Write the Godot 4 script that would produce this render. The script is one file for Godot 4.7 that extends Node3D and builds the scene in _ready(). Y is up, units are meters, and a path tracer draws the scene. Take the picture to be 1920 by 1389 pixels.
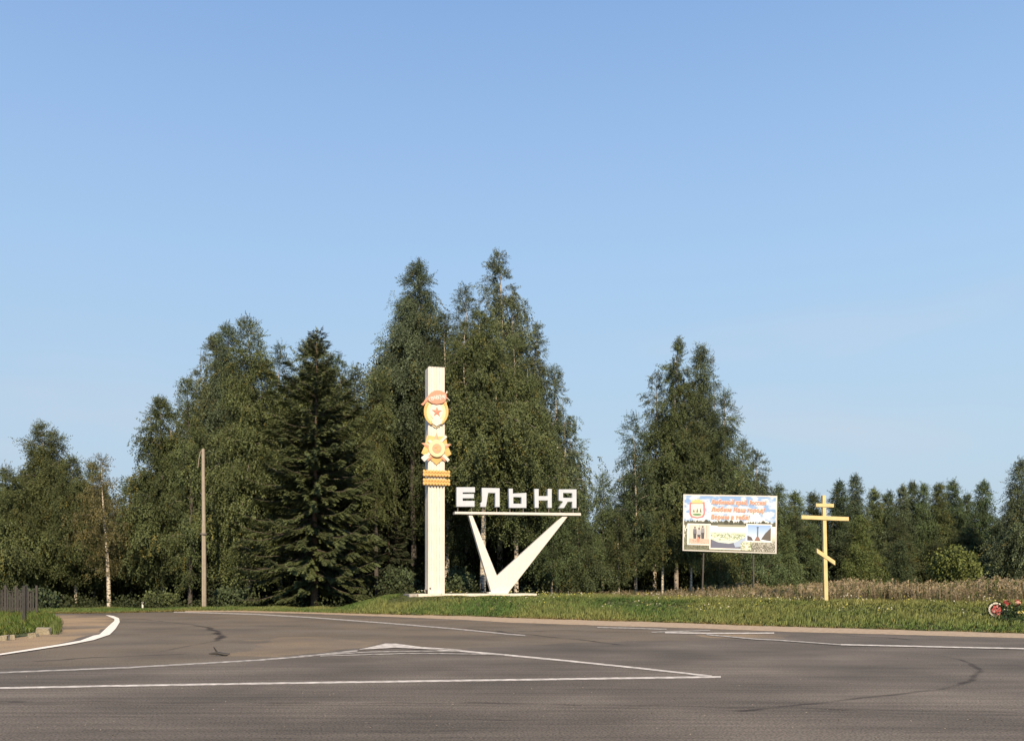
extends Node3D

# ---------------------------------------------------------------- camera model used to author positions
const EYE := Vector3(0, 1.5, 0)
const FOCAL := 1700.0      # in pixels of the 1920 wide photograph
const HORIZON := 1090.0
const CX := 960.0

var used := {}
var M := {}
var rng := RandomNumberGenerator.new()
var LU: Array[Vector3] = []
var LW: Array[Vector3] = []
var LN: Array[Vector3] = []


func ray(px: float, py: float) -> Vector3:
	return Vector3((px - CX) / FOCAL, (HORIZON - py) / FOCAL, -1.0)


func onplane(px: float, py: float, p0: Vector3, n: Vector3) -> Vector3:
	var r := ray(px, py)
	return EYE + r * ((p0 - EYE).dot(n) / r.dot(n))


func flat(px: float, py: float) -> Vector2:   # ground at y = 0 -> (x, depth)
	var d := FOCAL * 1.5 / (py - HORIZON)
	return Vector2((px - CX) / FOCAL * d, d)


func edge_d(x: float) -> float:                # depth of the far edge of the asphalt and sand
	const XS: Array[float] = [-90.0, -22.0, -19.0, -17.2, -13.7, -7.7, -1.8, 0.0, 3.0, 6.1, 8.3, 10.5, 14.3, 60.0]
	const DS: Array[float] = [41.0, 41.8, 42.5, 44.3, 44.7, 41.1, 38.1, 36.4, 34.0, 31.9, 29.7, 28.3, 25.5, -2.0]
	for i in XS.size() - 1:
		if x <= XS[i + 1]:
			return lerpf(DS[i], DS[i + 1], (x - XS[i]) / (XS[i + 1] - XS[i]))
	return DS[-1]


func bank(x: float) -> float:
	return 0.74 * smoothstep(-9.5, -6.0, x) - 0.08 * smoothstep(0.0, 8.0, x)


func H(x: float, d: float) -> float:           # height of the soil
	var s := (d - edge_d(x)) * 0.82
	if s <= 0.0:
		return -0.04 + 0.05 * smoothstep(-0.6, 0.0, s)
	return 0.01 + bank(x) * smoothstep(0.0, lerpf(4.0, 5.0, smoothstep(0.0, 10.0, x)), s) + 0.05 * smoothstep(0.0, 2.0, s) * sin(x * 1.7) * cos(d * 1.3)


func stand(px: float, d: float) -> Vector3:    # a point on the soil at a depth, in the direction of a column
	var x := (px - CX) / FOCAL * d
	return Vector3(x, H(x, d), -d)


# ---------------------------------------------------------------- naming helpers
func numbered(called: String) -> String:
	if not used.has(called):
		used[called] = 0
		return called
	used[called] += 1
	return "%s_%03d" % [called, used[called]]


func tag(o: Node, label: String, category: String, group := "") -> Node:
	o.set_meta("label", label)
	o.set_meta("category", category)
	if group:
		o.set_meta("group", group)
	return o


func thing(called: String, label: String, category: String, at := Vector3.ZERO, turn := 0.0, group := "") -> Node3D:
	var o := Node3D.new()
	o.name = numbered(called)
	add_child(o)
	o.position = at
	o.rotation.y = turn
	tag(o, label, category, group)
	return o


func obj(called: String, mesh: Mesh, m: Material, parent: Node = self, kind := "") -> MeshInstance3D:
	var o := MeshInstance3D.new()
	o.name = numbered(called) if parent == self else called
	o.mesh = mesh
	o.material_override = m
	parent.add_child(o, true)
	if kind:
		o.set_meta("kind", kind)
	return o


func scatter(called: String, mesh: Mesh, m: Material, where: Array, tint: Array, parent: Node = self, kind := "stuff") -> MultiMeshInstance3D:
	var mm := MultiMesh.new()
	mm.transform_format = MultiMesh.TRANSFORM_3D
	mm.use_colors = true
	mm.mesh = mesh
	mm.instance_count = where.size()
	for i in where.size():
		mm.set_instance_transform(i, where[i])
		mm.set_instance_color(i, tint[i])
	var o := MultiMeshInstance3D.new()
	o.name = numbered(called) if parent == self else called
	o.multimesh = mm
	o.material_override = m
	parent.add_child(o, true)
	o.set_meta("kind", kind)
	return o


# ---------------------------------------------------------------- mesh helpers
func st_new() -> SurfaceTool:
	var st := SurfaceTool.new()
	st.begin(Mesh.PRIMITIVE_TRIANGLES)
	st.set_smooth_group(-1)
	return st


func done(st: SurfaceTool) -> ArrayMesh:
	st.generate_normals()
	return st.commit()


func tri(st: SurfaceTool, a: Vector3, b: Vector3, c: Vector3) -> void:
	st.add_vertex(a); st.add_vertex(b); st.add_vertex(c)


func quad(st: SurfaceTool, a: Vector3, b: Vector3, c: Vector3, d: Vector3) -> void:
	tri(st, a, b, c); tri(st, a, c, d)


# outline in the xy plane, extruded from z0 (back) to z1 (front), with a small chamfer on the front
func prism(st: SurfaceTool, poly: PackedVector2Array, z0: float, z1: float, chamfer := 0.0) -> void:
	var p := poly.duplicate()
	if Geometry2D.is_polygon_clockwise(p):
		p.reverse()
	var front := p
	if chamfer > 0.0:
		var o := Geometry2D.offset_polygon(p, -chamfer, Geometry2D.JOIN_MITER)
		if o.size() == 1 and o[0].size() == p.size():
			front = o[0]
			if Geometry2D.is_polygon_clockwise(front):
				front.reverse()
			var best := 0
			for k in front.size():
				if front[k].distance_to(p[0]) < front[best].distance_to(p[0]):
					best = k
			var turned := PackedVector2Array()
			for k in front.size():
				turned.append(front[(k + best) % front.size()])
			front = turned
		else:
			chamfer = 0.0
	var idx := Geometry2D.triangulate_polygon(front)
	for i in range(0, idx.size(), 3):
		var a := front[idx[i]]; var b := front[idx[i + 1]]; var c := front[idx[i + 2]]
		if (b - a).cross(c - a) > 0:
			var t := b; b = c; c = t
		tri(st, Vector3(a.x, a.y, z1), Vector3(b.x, b.y, z1), Vector3(c.x, c.y, z1))
	idx = Geometry2D.triangulate_polygon(p)
	for i in range(0, idx.size(), 3):
		var a := p[idx[i]]; var b := p[idx[i + 1]]; var c := p[idx[i + 2]]
		if (b - a).cross(c - a) < 0:
			var t := b; b = c; c = t
		tri(st, Vector3(a.x, a.y, z0), Vector3(b.x, b.y, z0), Vector3(c.x, c.y, z0))
	var zs := z1 - chamfer
	for i in p.size():
		var j := (i + 1) % p.size()
		quad(st, Vector3(p[j].x, p[j].y, z0), Vector3(p[i].x, p[i].y, z0), Vector3(p[i].x, p[i].y, zs), Vector3(p[j].x, p[j].y, zs))
		if chamfer > 0.0:
			quad(st, Vector3(p[j].x, p[j].y, zs), Vector3(p[i].x, p[i].y, zs), Vector3(front[i].x, front[i].y, z1), Vector3(front[j].x, front[j].y, z1))


func rect(x0: float, y0: float, x1: float, y1: float) -> PackedVector2Array:
	return PackedVector2Array([Vector2(x0, y0), Vector2(x1, y0), Vector2(x1, y1), Vector2(x0, y1)])


func box_mesh(x0: float, y0: float, z0: float, x1: float, y1: float, z1: float, ch := 0.012) -> ArrayMesh:
	var st := st_new()
	prism(st, rect(x0, y0, x1, y1), z0, z1, ch)
	return done(st)


func prism_mesh(poly: PackedVector2Array, z0: float, z1: float, ch := 0.0) -> ArrayMesh:
	var st := st_new()
	prism(st, poly, z0, z1, ch)
	return done(st)


func circle(c: Vector2, rx: float, ry: float, n := 28) -> PackedVector2Array:
	var p := PackedVector2Array()
	for i in n:
		p.append(c + Vector2(cos(TAU * i / n) * rx, sin(TAU * i / n) * ry))
	return p


func star(c: Vector2, points: int, r0: float, r1: float, turn := 0.0) -> PackedVector2Array:
	var p := PackedVector2Array()
	for i in points * 2:
		var a := PI / 2 + turn + PI * i / points
		p.append(c + Vector2(cos(a), sin(a)) * (r0 if i % 2 == 0 else r1))
	return p


# faceted star: ridges rise to the centre
func pyramid_star(c: Vector2, points: int, r0: float, r1: float, z0: float, z1: float, turn := 0.0) -> ArrayMesh:
	var st := st_new()
	var p := star(c, points, r0, r1, turn)
	var tip := Vector3(c.x, c.y, z1)
	for i in p.size():
		var j := (i + 1) % p.size()
		tri(st, tip, Vector3(p[j].x, p[j].y, z0 + 0.03), Vector3(p[i].x, p[i].y, z0 + 0.03))
		quad(st, Vector3(p[j].x, p[j].y, z0), Vector3(p[i].x, p[i].y, z0), Vector3(p[i].x, p[i].y, z0 + 0.03), Vector3(p[j].x, p[j].y, z0 + 0.03))
	return done(st)


func bar(poly_a: Vector2, poly_b: Vector2, w: float) -> PackedVector2Array:
	var n := (poly_b - poly_a).normalized().orthogonal() * w * 0.5
	return PackedVector2Array([poly_a - n, poly_b - n, poly_b + n, poly_a + n])


# swept tube with smooth normals; u runs round, v along in metres
func tube_into(a: Dictionary, pts: Array, rad: Array, sides: int, cap := false) -> void:
	var base: int = a.v.size()
	var run := 0.0
	for i in pts.size():
		var p: Vector3 = pts[i]
		var t: Vector3 = (pts[mini(i + 1, pts.size() - 1)] - pts[maxi(i - 1, 0)]).normalized()
		var ref := Vector3.RIGHT if absf(t.x) < 0.8 else Vector3.FORWARD
		var e1 := t.cross(ref).normalized()
		var e2 := t.cross(e1)
		if i > 0:
			run += p.distance_to(pts[i - 1])
		for k in sides + 1:
			var an := TAU * k / sides
			var n := e1 * cos(an) + e2 * sin(an)
			a.v.append(p + n * rad[i])
			a.n.append(n)
			a.u.append(Vector2(float(k) / sides, run))
	for i in pts.size() - 1:
		for k in sides:
			var q := base + i * (sides + 1) + k
			a.i.append_array(PackedInt32Array([q, q + sides + 1, q + 1, q + 1, q + sides + 1, q + sides + 2]))
	if cap:
		var c: int = a.v.size()
		var top: Vector3 = pts[-1]
		var nn: Vector3 = (top - pts[-2]).normalized()
		a.v.append(top + nn * rad[-1] * 0.3); a.n.append(nn); a.u.append(Vector2(0.5, run))
		for k in sides:
			var q := base + (pts.size() - 1) * (sides + 1) + k
			a.i.append_array(PackedInt32Array([q, c, q + 1]))


func arr() -> Dictionary:
	return {"v": PackedVector3Array(), "n": PackedVector3Array(), "u": PackedVector2Array(), "w": PackedVector2Array(), "i": PackedInt32Array(), "c": PackedColorArray()}


func arr_mesh(a: Dictionary) -> ArrayMesh:
	var s := []
	s.resize(Mesh.ARRAY_MAX)
	s[Mesh.ARRAY_VERTEX] = a.v
	s[Mesh.ARRAY_NORMAL] = a.n
	if a.u.size():
		s[Mesh.ARRAY_TEX_UV] = a.u
	if a.w.size():
		s[Mesh.ARRAY_TEX_UV2] = a.w
	if a.c.size():
		s[Mesh.ARRAY_COLOR] = a.c
	s[Mesh.ARRAY_INDEX] = a.i
	var m := ArrayMesh.new()
	m.add_surface_from_arrays(Mesh.PRIMITIVE_TRIANGLES, s)
	return m


func tube_mesh(pts: Array, rad: Array, sides := 10, cap := true) -> ArrayMesh:
	var a := arr()
	tube_into(a, pts, rad, sides, cap)
	return arr_mesh(a)


# ---------------------------------------------------------------- materials
func lin(r: float, g: float, b: float) -> Color:
	return Color(r, g, b).linear_to_srgb()


func noise_tex(freq: float, lo: Color, hi: Color, size := 512, oct := 4, seed_ := 1, mid := Color(0, 0, 0, 0)) -> NoiseTexture2D:
	var n := FastNoiseLite.new()
	n.seed = seed_
	n.noise_type = FastNoiseLite.TYPE_SIMPLEX_SMOOTH
	n.frequency = freq
	n.fractal_octaves = oct
	var g := Gradient.new()
	g.set_color(0, lo)
	g.set_color(1, hi)
	if mid.a > 0:
		g.add_point(0.5, mid)
	var t := NoiseTexture2D.new()
	t.width = size; t.height = size
	t.seamless = true
	t.noise = n
	t.color_ramp = g
	return t


func noisy(name_: String, lo: Color, hi: Color, freq: float, scale_: float, rough := 0.85, bump := 0.0) -> StandardMaterial3D:
	var m := StandardMaterial3D.new()
	m.resource_name = name_
	m.albedo_texture = noise_tex(freq, lo, hi, 256, 4, hash(name_) % 1000)
	m.uv1_triplanar = true
	m.uv1_world_triplanar = true
	m.uv1_scale = Vector3.ONE * scale_
	m.roughness = rough
	if bump > 0.0:
		m.heightmap_enabled = true
		m.heightmap_texture = noise_tex(freq * 2.0, Color.BLACK, Color.WHITE, 256, 5, hash(name_) % 900 + 7)
		m.heightmap_scale = bump
	return m


func leafy(name_: String, back: Color) -> StandardMaterial3D:
	var m := StandardMaterial3D.new()
	m.resource_name = name_
	m.vertex_color_use_as_albedo = true
	m.roughness = 0.7
	m.metallic_specular = 0.3
	m.cull_mode = BaseMaterial3D.CULL_DISABLED
	m.backlight_enabled = true
	m.backlight = back
	return m


func birch_bark() -> ImageTexture:
	var r := RandomNumberGenerator.new()
	r.seed = 11
	var im := Image.create(128, 512, false, Image.FORMAT_RGB8)
	var n := FastNoiseLite.new()
	n.seed = 4; n.frequency = 0.03
	for y in 512:
		for x in 128:
			var k := n.get_noise_2d(x * 0.6, y * 1.6)
			var c := Color(0.78, 0.75, 0.69).lerp(Color(0.60, 0.56, 0.50), clampf(k * 1.4 + 0.3, 0, 1))
			im.set_pixel(x, y, c)
	for i in 90:
		var w := r.randi_range(8, 46)
		var h := r.randi_range(2, 9)
		var x0 := r.randi_range(0, 127)
		var y0 := r.randi_range(0, 511)
		for y in h:
			for x in w:
				var e := absf(float(x) / w - 0.5) * 2.0
				if absf(y - h * 0.5) < h * 0.5 * (1.0 - e * e) + 0.5:
					im.set_pixel((x0 + x) % 128, (y0 + y) % 512, Color(0.13, 0.12, 0.11))
	return ImageTexture.create_from_image(im)


func make_materials() -> void:
	M.bark = StandardMaterial3D.new()
	M.bark.resource_name = "birch_bark"
	M.bark.albedo_texture = birch_bark()
	M.bark.uv1_scale = Vector3(1, 0.35, 1)
	M.bark.roughness = 0.8
	M.twig = noisy("twig_bark", lin(0.06, 0.05, 0.042), lin(0.13, 0.11, 0.09), 0.05, 0.8, 0.9)
	M.limb = noisy("birch_limb", lin(0.16, 0.14, 0.12), lin(0.42, 0.39, 0.35), 0.05, 0.8, 0.85)
	M.banner = noisy("faded_banner_paint", lin(0.56, 0.22, 0.14), lin(0.66, 0.32, 0.22), 0.05, 1.2, 0.55)
	M.darkened_bark = noisy("dark_birch_bark", lin(0.045, 0.04, 0.036), lin(0.12, 0.108, 0.095), 0.05, 0.8, 0.9)  # birch bark darkened to sink trunks into the hollows' shade; billboard posts share it
	M.spruce_bark = noisy("spruce_bark", lin(0.10, 0.07, 0.05), lin(0.22, 0.15, 0.11), 0.05, 0.7, 0.95, 1.0)
	M.birch_leaf = leafy("birch_leaf", lin(0.045, 0.055, 0.010))
	M.needle = leafy("spruce_needle", lin(0.008, 0.012, 0.004))
	M.grass = leafy("grass_blade", lin(0.035, 0.05, 0.01))
	M.dry = leafy("dry_weed", lin(0.03, 0.024, 0.012))
	M.petal = leafy("petal", lin(0.05, 0.03, 0.02))
	M.cream = noisy("cream_paint", lin(0.58, 0.55, 0.49), lin(0.73, 0.71, 0.66), 0.03, 1.0, 0.6)
	M.cream.uv1_scale = Vector3(1.6, 0.22, 1.6)
	M.white = noisy("white_paint", lin(0.56, 0.545, 0.515), lin(0.70, 0.685, 0.66), 0.03, 1.0, 0.55)
	M.white.uv1_scale = Vector3(1.2, 0.35, 1.2)
	M.letter = noisy("letter_paint", lin(0.45, 0.50, 0.57), lin(0.53, 0.58, 0.65), 0.02, 0.7, 0.5)
	M.gold = noisy("faded_gold_paint", lin(0.58, 0.35, 0.11), lin(0.70, 0.47, 0.19), 0.05, 1.2, 0.5)
	M.pale_gold = noisy("pale_gold_paint", lin(0.66, 0.55, 0.31), lin(0.74, 0.64, 0.41), 0.04, 1.2, 0.5)
	M.red = noisy("faded_red_paint", lin(0.54, 0.19, 0.13), lin(0.62, 0.27, 0.19), 0.05, 1.2, 0.55)
	M.pink = noisy("bleached_red_paint", lin(0.62, 0.29, 0.18), lin(0.70, 0.39, 0.26), 0.05, 1.2, 0.55)
	M.dark_gap = noisy("shaded_recess_steel", lin(0.06, 0.04, 0.025), lin(0.12, 0.08, 0.05), 0.05, 1.0, 0.7)
	M.concrete = noisy("weathered_concrete", lin(0.22, 0.21, 0.19), lin(0.46, 0.43, 0.38), 0.03, 0.6, 0.95, 0.6)
	M.white_concrete = noisy("whitewashed_concrete", lin(0.48, 0.45, 0.38), lin(0.76, 0.72, 0.64), 0.03, 0.6, 0.95, 0.5)
	M.wood_pole = noisy("sunbleached_pole", lin(0.26, 0.225, 0.18), lin(0.36, 0.32, 0.26), 0.03, 0.5, 0.9)
	M.yellow_wood = noisy("yellow_painted_wood", lin(0.56, 0.44, 0.20), lin(0.66, 0.54, 0.28), 0.03, 0.4, 0.6)
	M.grey_steel = noisy("grey_steel", lin(0.10, 0.09, 0.085), lin(0.20, 0.18, 0.165), 0.04, 0.8, 0.7)
	M.old_fence = noisy("weathered_fence", lin(0.03, 0.028, 0.027), lin(0.085, 0.078, 0.073), 0.04, 0.9, 0.85)
	M.black_iron = noisy("black_iron", lin(0.02, 0.02, 0.02), lin(0.05, 0.048, 0.045), 0.04, 0.9, 0.6)
	M.stone = noisy("broken_kerb_stone", lin(0.17, 0.16, 0.11), lin(0.40, 0.35, 0.27), 0.05, 0.9, 0.95, 1.5)
	M.road_paint = noisy("road_paint", lin(0.30, 0.28, 0.25), lin(0.78, 0.74, 0.68), 0.09, 0.21, 0.8)
	M.road_paint_worn = noisy("worn_road_paint", lin(0.15, 0.14, 0.125), lin(0.60, 0.57, 0.52), 0.09, 0.21, 0.85)
	M.road_paint_fresh = noisy("fresh_road_paint", lin(0.74, 0.69, 0.60), lin(0.86, 0.82, 0.74), 0.05, 0.35, 0.75)
	M.sand = noisy("sandy_verge", lin(0.30, 0.225, 0.15), lin(0.42, 0.335, 0.235), 0.05, 0.30, 1.0, 1.5)
	M.soil = noisy("grassy_soil", lin(0.035, 0.05, 0.014), lin(0.085, 0.095, 0.03), 0.04, 0.22, 1.0, 2.0)
	for i in 512:
		var down := Vector3(rng.randfn(0, 0.6), -1.0 + rng.randfn(0, 0.45), rng.randfn(0, 0.6)).normalized()
		var side := down.cross(Vector3(rng.randfn(), rng.randfn() * 0.5, rng.randfn())).normalized()
		LU.append(down)
		LW.append(side * 0.42)
		LN.append(down.cross(side).normalized())


# ---------------------------------------------------------------- vegetation
func add_leaf(a: Dictionary, p: Vector3, s: float, c: Color) -> void:
	var k := rng.randi() & 511
	var u := LU[k] * s
	var w := LW[k] * s
	var b: int = a.v.size()
	a.v.append_array(PackedVector3Array([p - u * 0.5, p + w, p + u * 0.5, p - w]))
	var n := LN[k]
	a.n.append_array(PackedVector3Array([n, n, n, n]))
	a.c.append_array(PackedColorArray([c, c, c, c]))
	a.i.append_array(PackedInt32Array([b, b + 1, b + 2, b, b + 2, b + 3]))


# hanging birch twigs (about one metre long, hanging from the origin) and flat spruce fronds (along +x)
var twigs: Array[ArrayMesh] = []
var fronds: Array[ArrayMesh] = []


func make_twigs() -> void:
	for v in 6:
		var a := arr()
		for strand in 3:
			var o := Vector3(rng.randfn(0, 0.10), 0, rng.randfn(0, 0.10))
			var sway := Vector3(rng.randfn(0, 0.20), 0, rng.randfn(0, 0.20))
			var len := rng.randf_range(0.7, 1.1)
			for k in 19:
				var f := (k + rng.randf()) / 19.0
				var g := rng.randf_range(0.78, 1.22)
				add_leaf(a, o * (1.0 + f) + sway * f * f + Vector3(rng.randfn(0, 0.05), -len * f, rng.randfn(0, 0.05)), rng.randf_range(0.065, 0.11), Color(g, g, g * rng.randf_range(0.8, 1.0)))
		twigs.append(arr_mesh(a))
	for v in 5:
		var a := arr()
		for k in 15:
			var f := (k + 0.5) / 15.0
			for sd in [-1.0, 1.0]:
				var g := rng.randf_range(0.75, 1.25)
				var dir := Vector3(0.75, rng.randf_range(-0.65, -0.05), sd * rng.randf_range(0.7, 1.1)).normalized()
				var side := dir.cross(Vector3(rng.randfn(0, 0.4), 1, rng.randfn(0, 0.4))).normalized()
				spray(a, Vector3(f, -0.10 * f * f + rng.randfn(0, 0.015), 0), dir, side, rng.randf_range(0.6, 1.1) * (0.50 - 0.36 * f), 0.035, Color(g, g, g))
		for k in 6:
			var f := k / 6.0
			spray(a, Vector3(f, -0.10 * f * f, 0), Vector3(1, -0.15, rng.randfn(0, 0.15)).normalized(), Vector3(0, 0.3, 1).normalized(), 0.3, 0.035, Color(1.1, 1.1, 1.1))
		fronds.append(arr_mesh(a))


func crown(called: String, meshes: Array[ArrayMesh], m: Material, where: Array, tint: Array, root: Node3D) -> void:
	# the foliage of one tree: every copy is a small twig with its own leaves
	scatter(called, meshes[rng.randi() % meshes.size()], m, where, tint, root)


# p: ht, rad, base (fraction where the crown starts), tone, dens, forks, lean, droop, leaf, trunk
func birch(p: Dictionary, root: Node3D) -> void:
	rng.seed = p.seed
	var ht: float = p.ht
	var R: float = p.rad
	var cb: float = p.get("base", 0.15)
	var tone: Color = p.get("tone", Color(0.085, 0.10, 0.032))
	var dens: float = p.get("dens", 1.0)
	var forks: int = p.get("forks", 0)
	var lean: float = p.get("lean", 0.0)
	var droop: float = p.get("droop", 1.0)
	var r0: float = p.get("trunk", 0.0075 * ht + 0.03)
	var pw: float = p.get("pow", 0.66)
	var tr := arr()
	var lm := arr()
	var leaf_at := []
	var leaf_c := []
	var leaf_k: float = p.get("leaf", 1.0)
	# leaders
	var leaders := []
	var tops := []
	var main := []
	var radii := []
	var wob := rng.randf_range(0, TAU)
	for i in 13:
		var t := i / 12.0
		main.append(Vector3(lean * ht * t + sin(wob + t * 5.0) * 0.012 * ht * t, ht * 0.985 * t, cos(wob * 1.7 + t * 4.0) * 0.012 * ht * t))
		radii.append(maxf(0.012, r0 * pow(1.0 - t, 0.85) + 0.008))
	main[0].y = -0.25
	tube_into(tr, main, radii, 8)
	leaders.append(main); tops.append(ht)
	for f in forks:
		var s := 4 + (rng.randi() % 3)
		var an: float = PI * f + rng.randf_range(-0.5, 0.5) + p.get("fork_turn", 0.0)
		var off := R * rng.randf_range(0.22, 0.42)
		var end: float = ht * rng.randf_range(0.84, 0.97)
		var pts := []
		var rr := []
		for i in 9:
			var t := i / 8.0
			var b0: Vector3 = main[s]
			var k := smoothstep(0.0, 0.6, t) * off
			pts.append(Vector3(b0.x + cos(an) * k + sin(t * 5 + f) * 0.12, lerpf(b0.y, end, t), b0.z + sin(an) * k))
			rr.append(maxf(0.01, radii[s] * 0.7 * (1.0 - t) + 0.008))
		tube_into(tr, pts, rr, 6)
		leaders.append(pts); tops.append(end)
	# branches
	var nb := int((22 + ht * 3.4) * sqrt(dens) * (1.0 + 0.35 * forks))
	var golden := rng.randf() * TAU
	for i in nb:
		var li := rng.randi() % leaders.size() if forks and rng.randf() < 0.45 else 0
		var L: Array = leaders[li]
		var t := pow((i + rng.randf()) / nb, 0.80)
		var y: float = lerpf(cb * ht, tops[li] * 0.992, t)
		var y0: float = L[0].y
		if y < y0:
			L = main; li = 0
			y0 = L[0].y
		var kk: float = (y - y0) / (L[-1].y - y0) * (L.size() - 1)
		var ki := clampi(int(kk), 0, L.size() - 2)
		var start: Vector3 = L[ki].lerp(L[ki + 1], kk - ki)
		var tt := clampf((y - cb * ht) / (ht * (1.0 - cb)), 0, 1)
		var prof := R * (0.5 + 0.5 * smoothstep(0.0, 0.28, tt)) * pow(1.0 - tt, pw) * 1.36
		prof = minf(prof, (tops[li] - y) * p.get("tip", 0.46) + 0.06)
		var bl := prof * (0.5 + 0.62 * pow(rng.randf(), 0.7))
		golden += 2.39996 + rng.randf_range(-0.4, 0.4)
		var out := Vector3(cos(golden), 0, sin(golden))
		var rise := lerpf(0.55, 1.5, tt) * rng.randf_range(0.7, 1.25)
		var pts := []
		var rr := []
		var br0 := clampf(bl * 0.018, 0.008, 0.05)
		for s in 5:
			var q := s / 4.0
			var lift := bl * (rise * q - q * q * rise * 0.55 * droop - q * q * q * 0.22 * droop)
			pts.append(start + out * bl * q + Vector3.UP * lift)
			rr.append(br0 * (1.0 - 0.8 * q))
		tube_into(lm, pts, rr, 4)
		# hanging twigs on the outer part of the branch
		var ns := int((4.0 + bl * 10.5) * dens)
		var btone := tone * rng.randf_range(0.70, 1.28)
		for s in ns:
			var q := pow(rng.randf(), 0.6)
			var qi := clampi(int(q * 4.0), 0, 3)
			var a0: Vector3 = pts[qi].lerp(pts[qi + 1], q * 4.0 - qi)
			var spread := bl * 0.12 * (0.4 + q) + 0.05
			a0 += Vector3(rng.randfn(0, spread), rng.randfn(0, spread * 0.7), rng.randfn(0, spread))
			var sl := clampf((0.35 + 0.75 * rng.randf()) * (0.35 + bl * 0.42), 0.3, 1.25)
			# lower twigs hang, those near the top point up and out
			var upness := smoothstep(0.72, 1.0, tt) * 0.8
			var down := (Vector3.DOWN * (1.0 - upness) + (out * 0.7 + Vector3.UP * 1.3) * upness + out * 0.25 + Vector3(rng.randfn(0, 0.14), 0, rng.randfn(0, 0.14))).normalized()
			var ex := down.cross(Vector3(cos(rng.randf() * TAU), 0.1, sin(rng.randf() * TAU))).normalized()
			var b3 := Basis(ex, -down, ex.cross(-down)).rotated(down, rng.randf() * TAU)
			var c0 := btone * rng.randf_range(0.80, 1.22)
			if rng.randf() < 0.035:
				c0 = c0.lerp(Color(0.20, 0.16, 0.04), 0.5)
			leaf_at.append(Transform3D(b3 * Basis.from_scale(Vector3(leaf_k * clampf(sl * 1.1, 0.7, 1.2), sl * (0.75 + 0.35 * droop), leaf_k * clampf(sl * 1.1, 0.7, 1.2))), a0))
			leaf_c.append(Color(c0.r, c0.g, c0.b))
	obj("trunk", arr_mesh(tr), p.get("bark", M.bark), root)
	obj("branches", arr_mesh(lm), M.limb if ht > 9.0 else M.twig, root)
	crown("crown", twigs, M.birch_leaf, leaf_at, leaf_c, root)


func spray(a: Dictionary, p: Vector3, dir: Vector3, side: Vector3, l: float, w: float, c: Color) -> void:
	var b: int = a.v.size()
	var m := p + dir * l * 0.45
	var n := dir.cross(side).normalized()
	a.v.append_array(PackedVector3Array([p, m + side * w, p + dir * l, m - side * w]))
	a.n.append_array(PackedVector3Array([n, n, n, n]))
	a.c.append_array(PackedColorArray([c, c, c * 1.1, c]))
	a.i.append_array(PackedInt32Array([b, b + 1, b + 2, b, b + 2, b + 3]))


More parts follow.
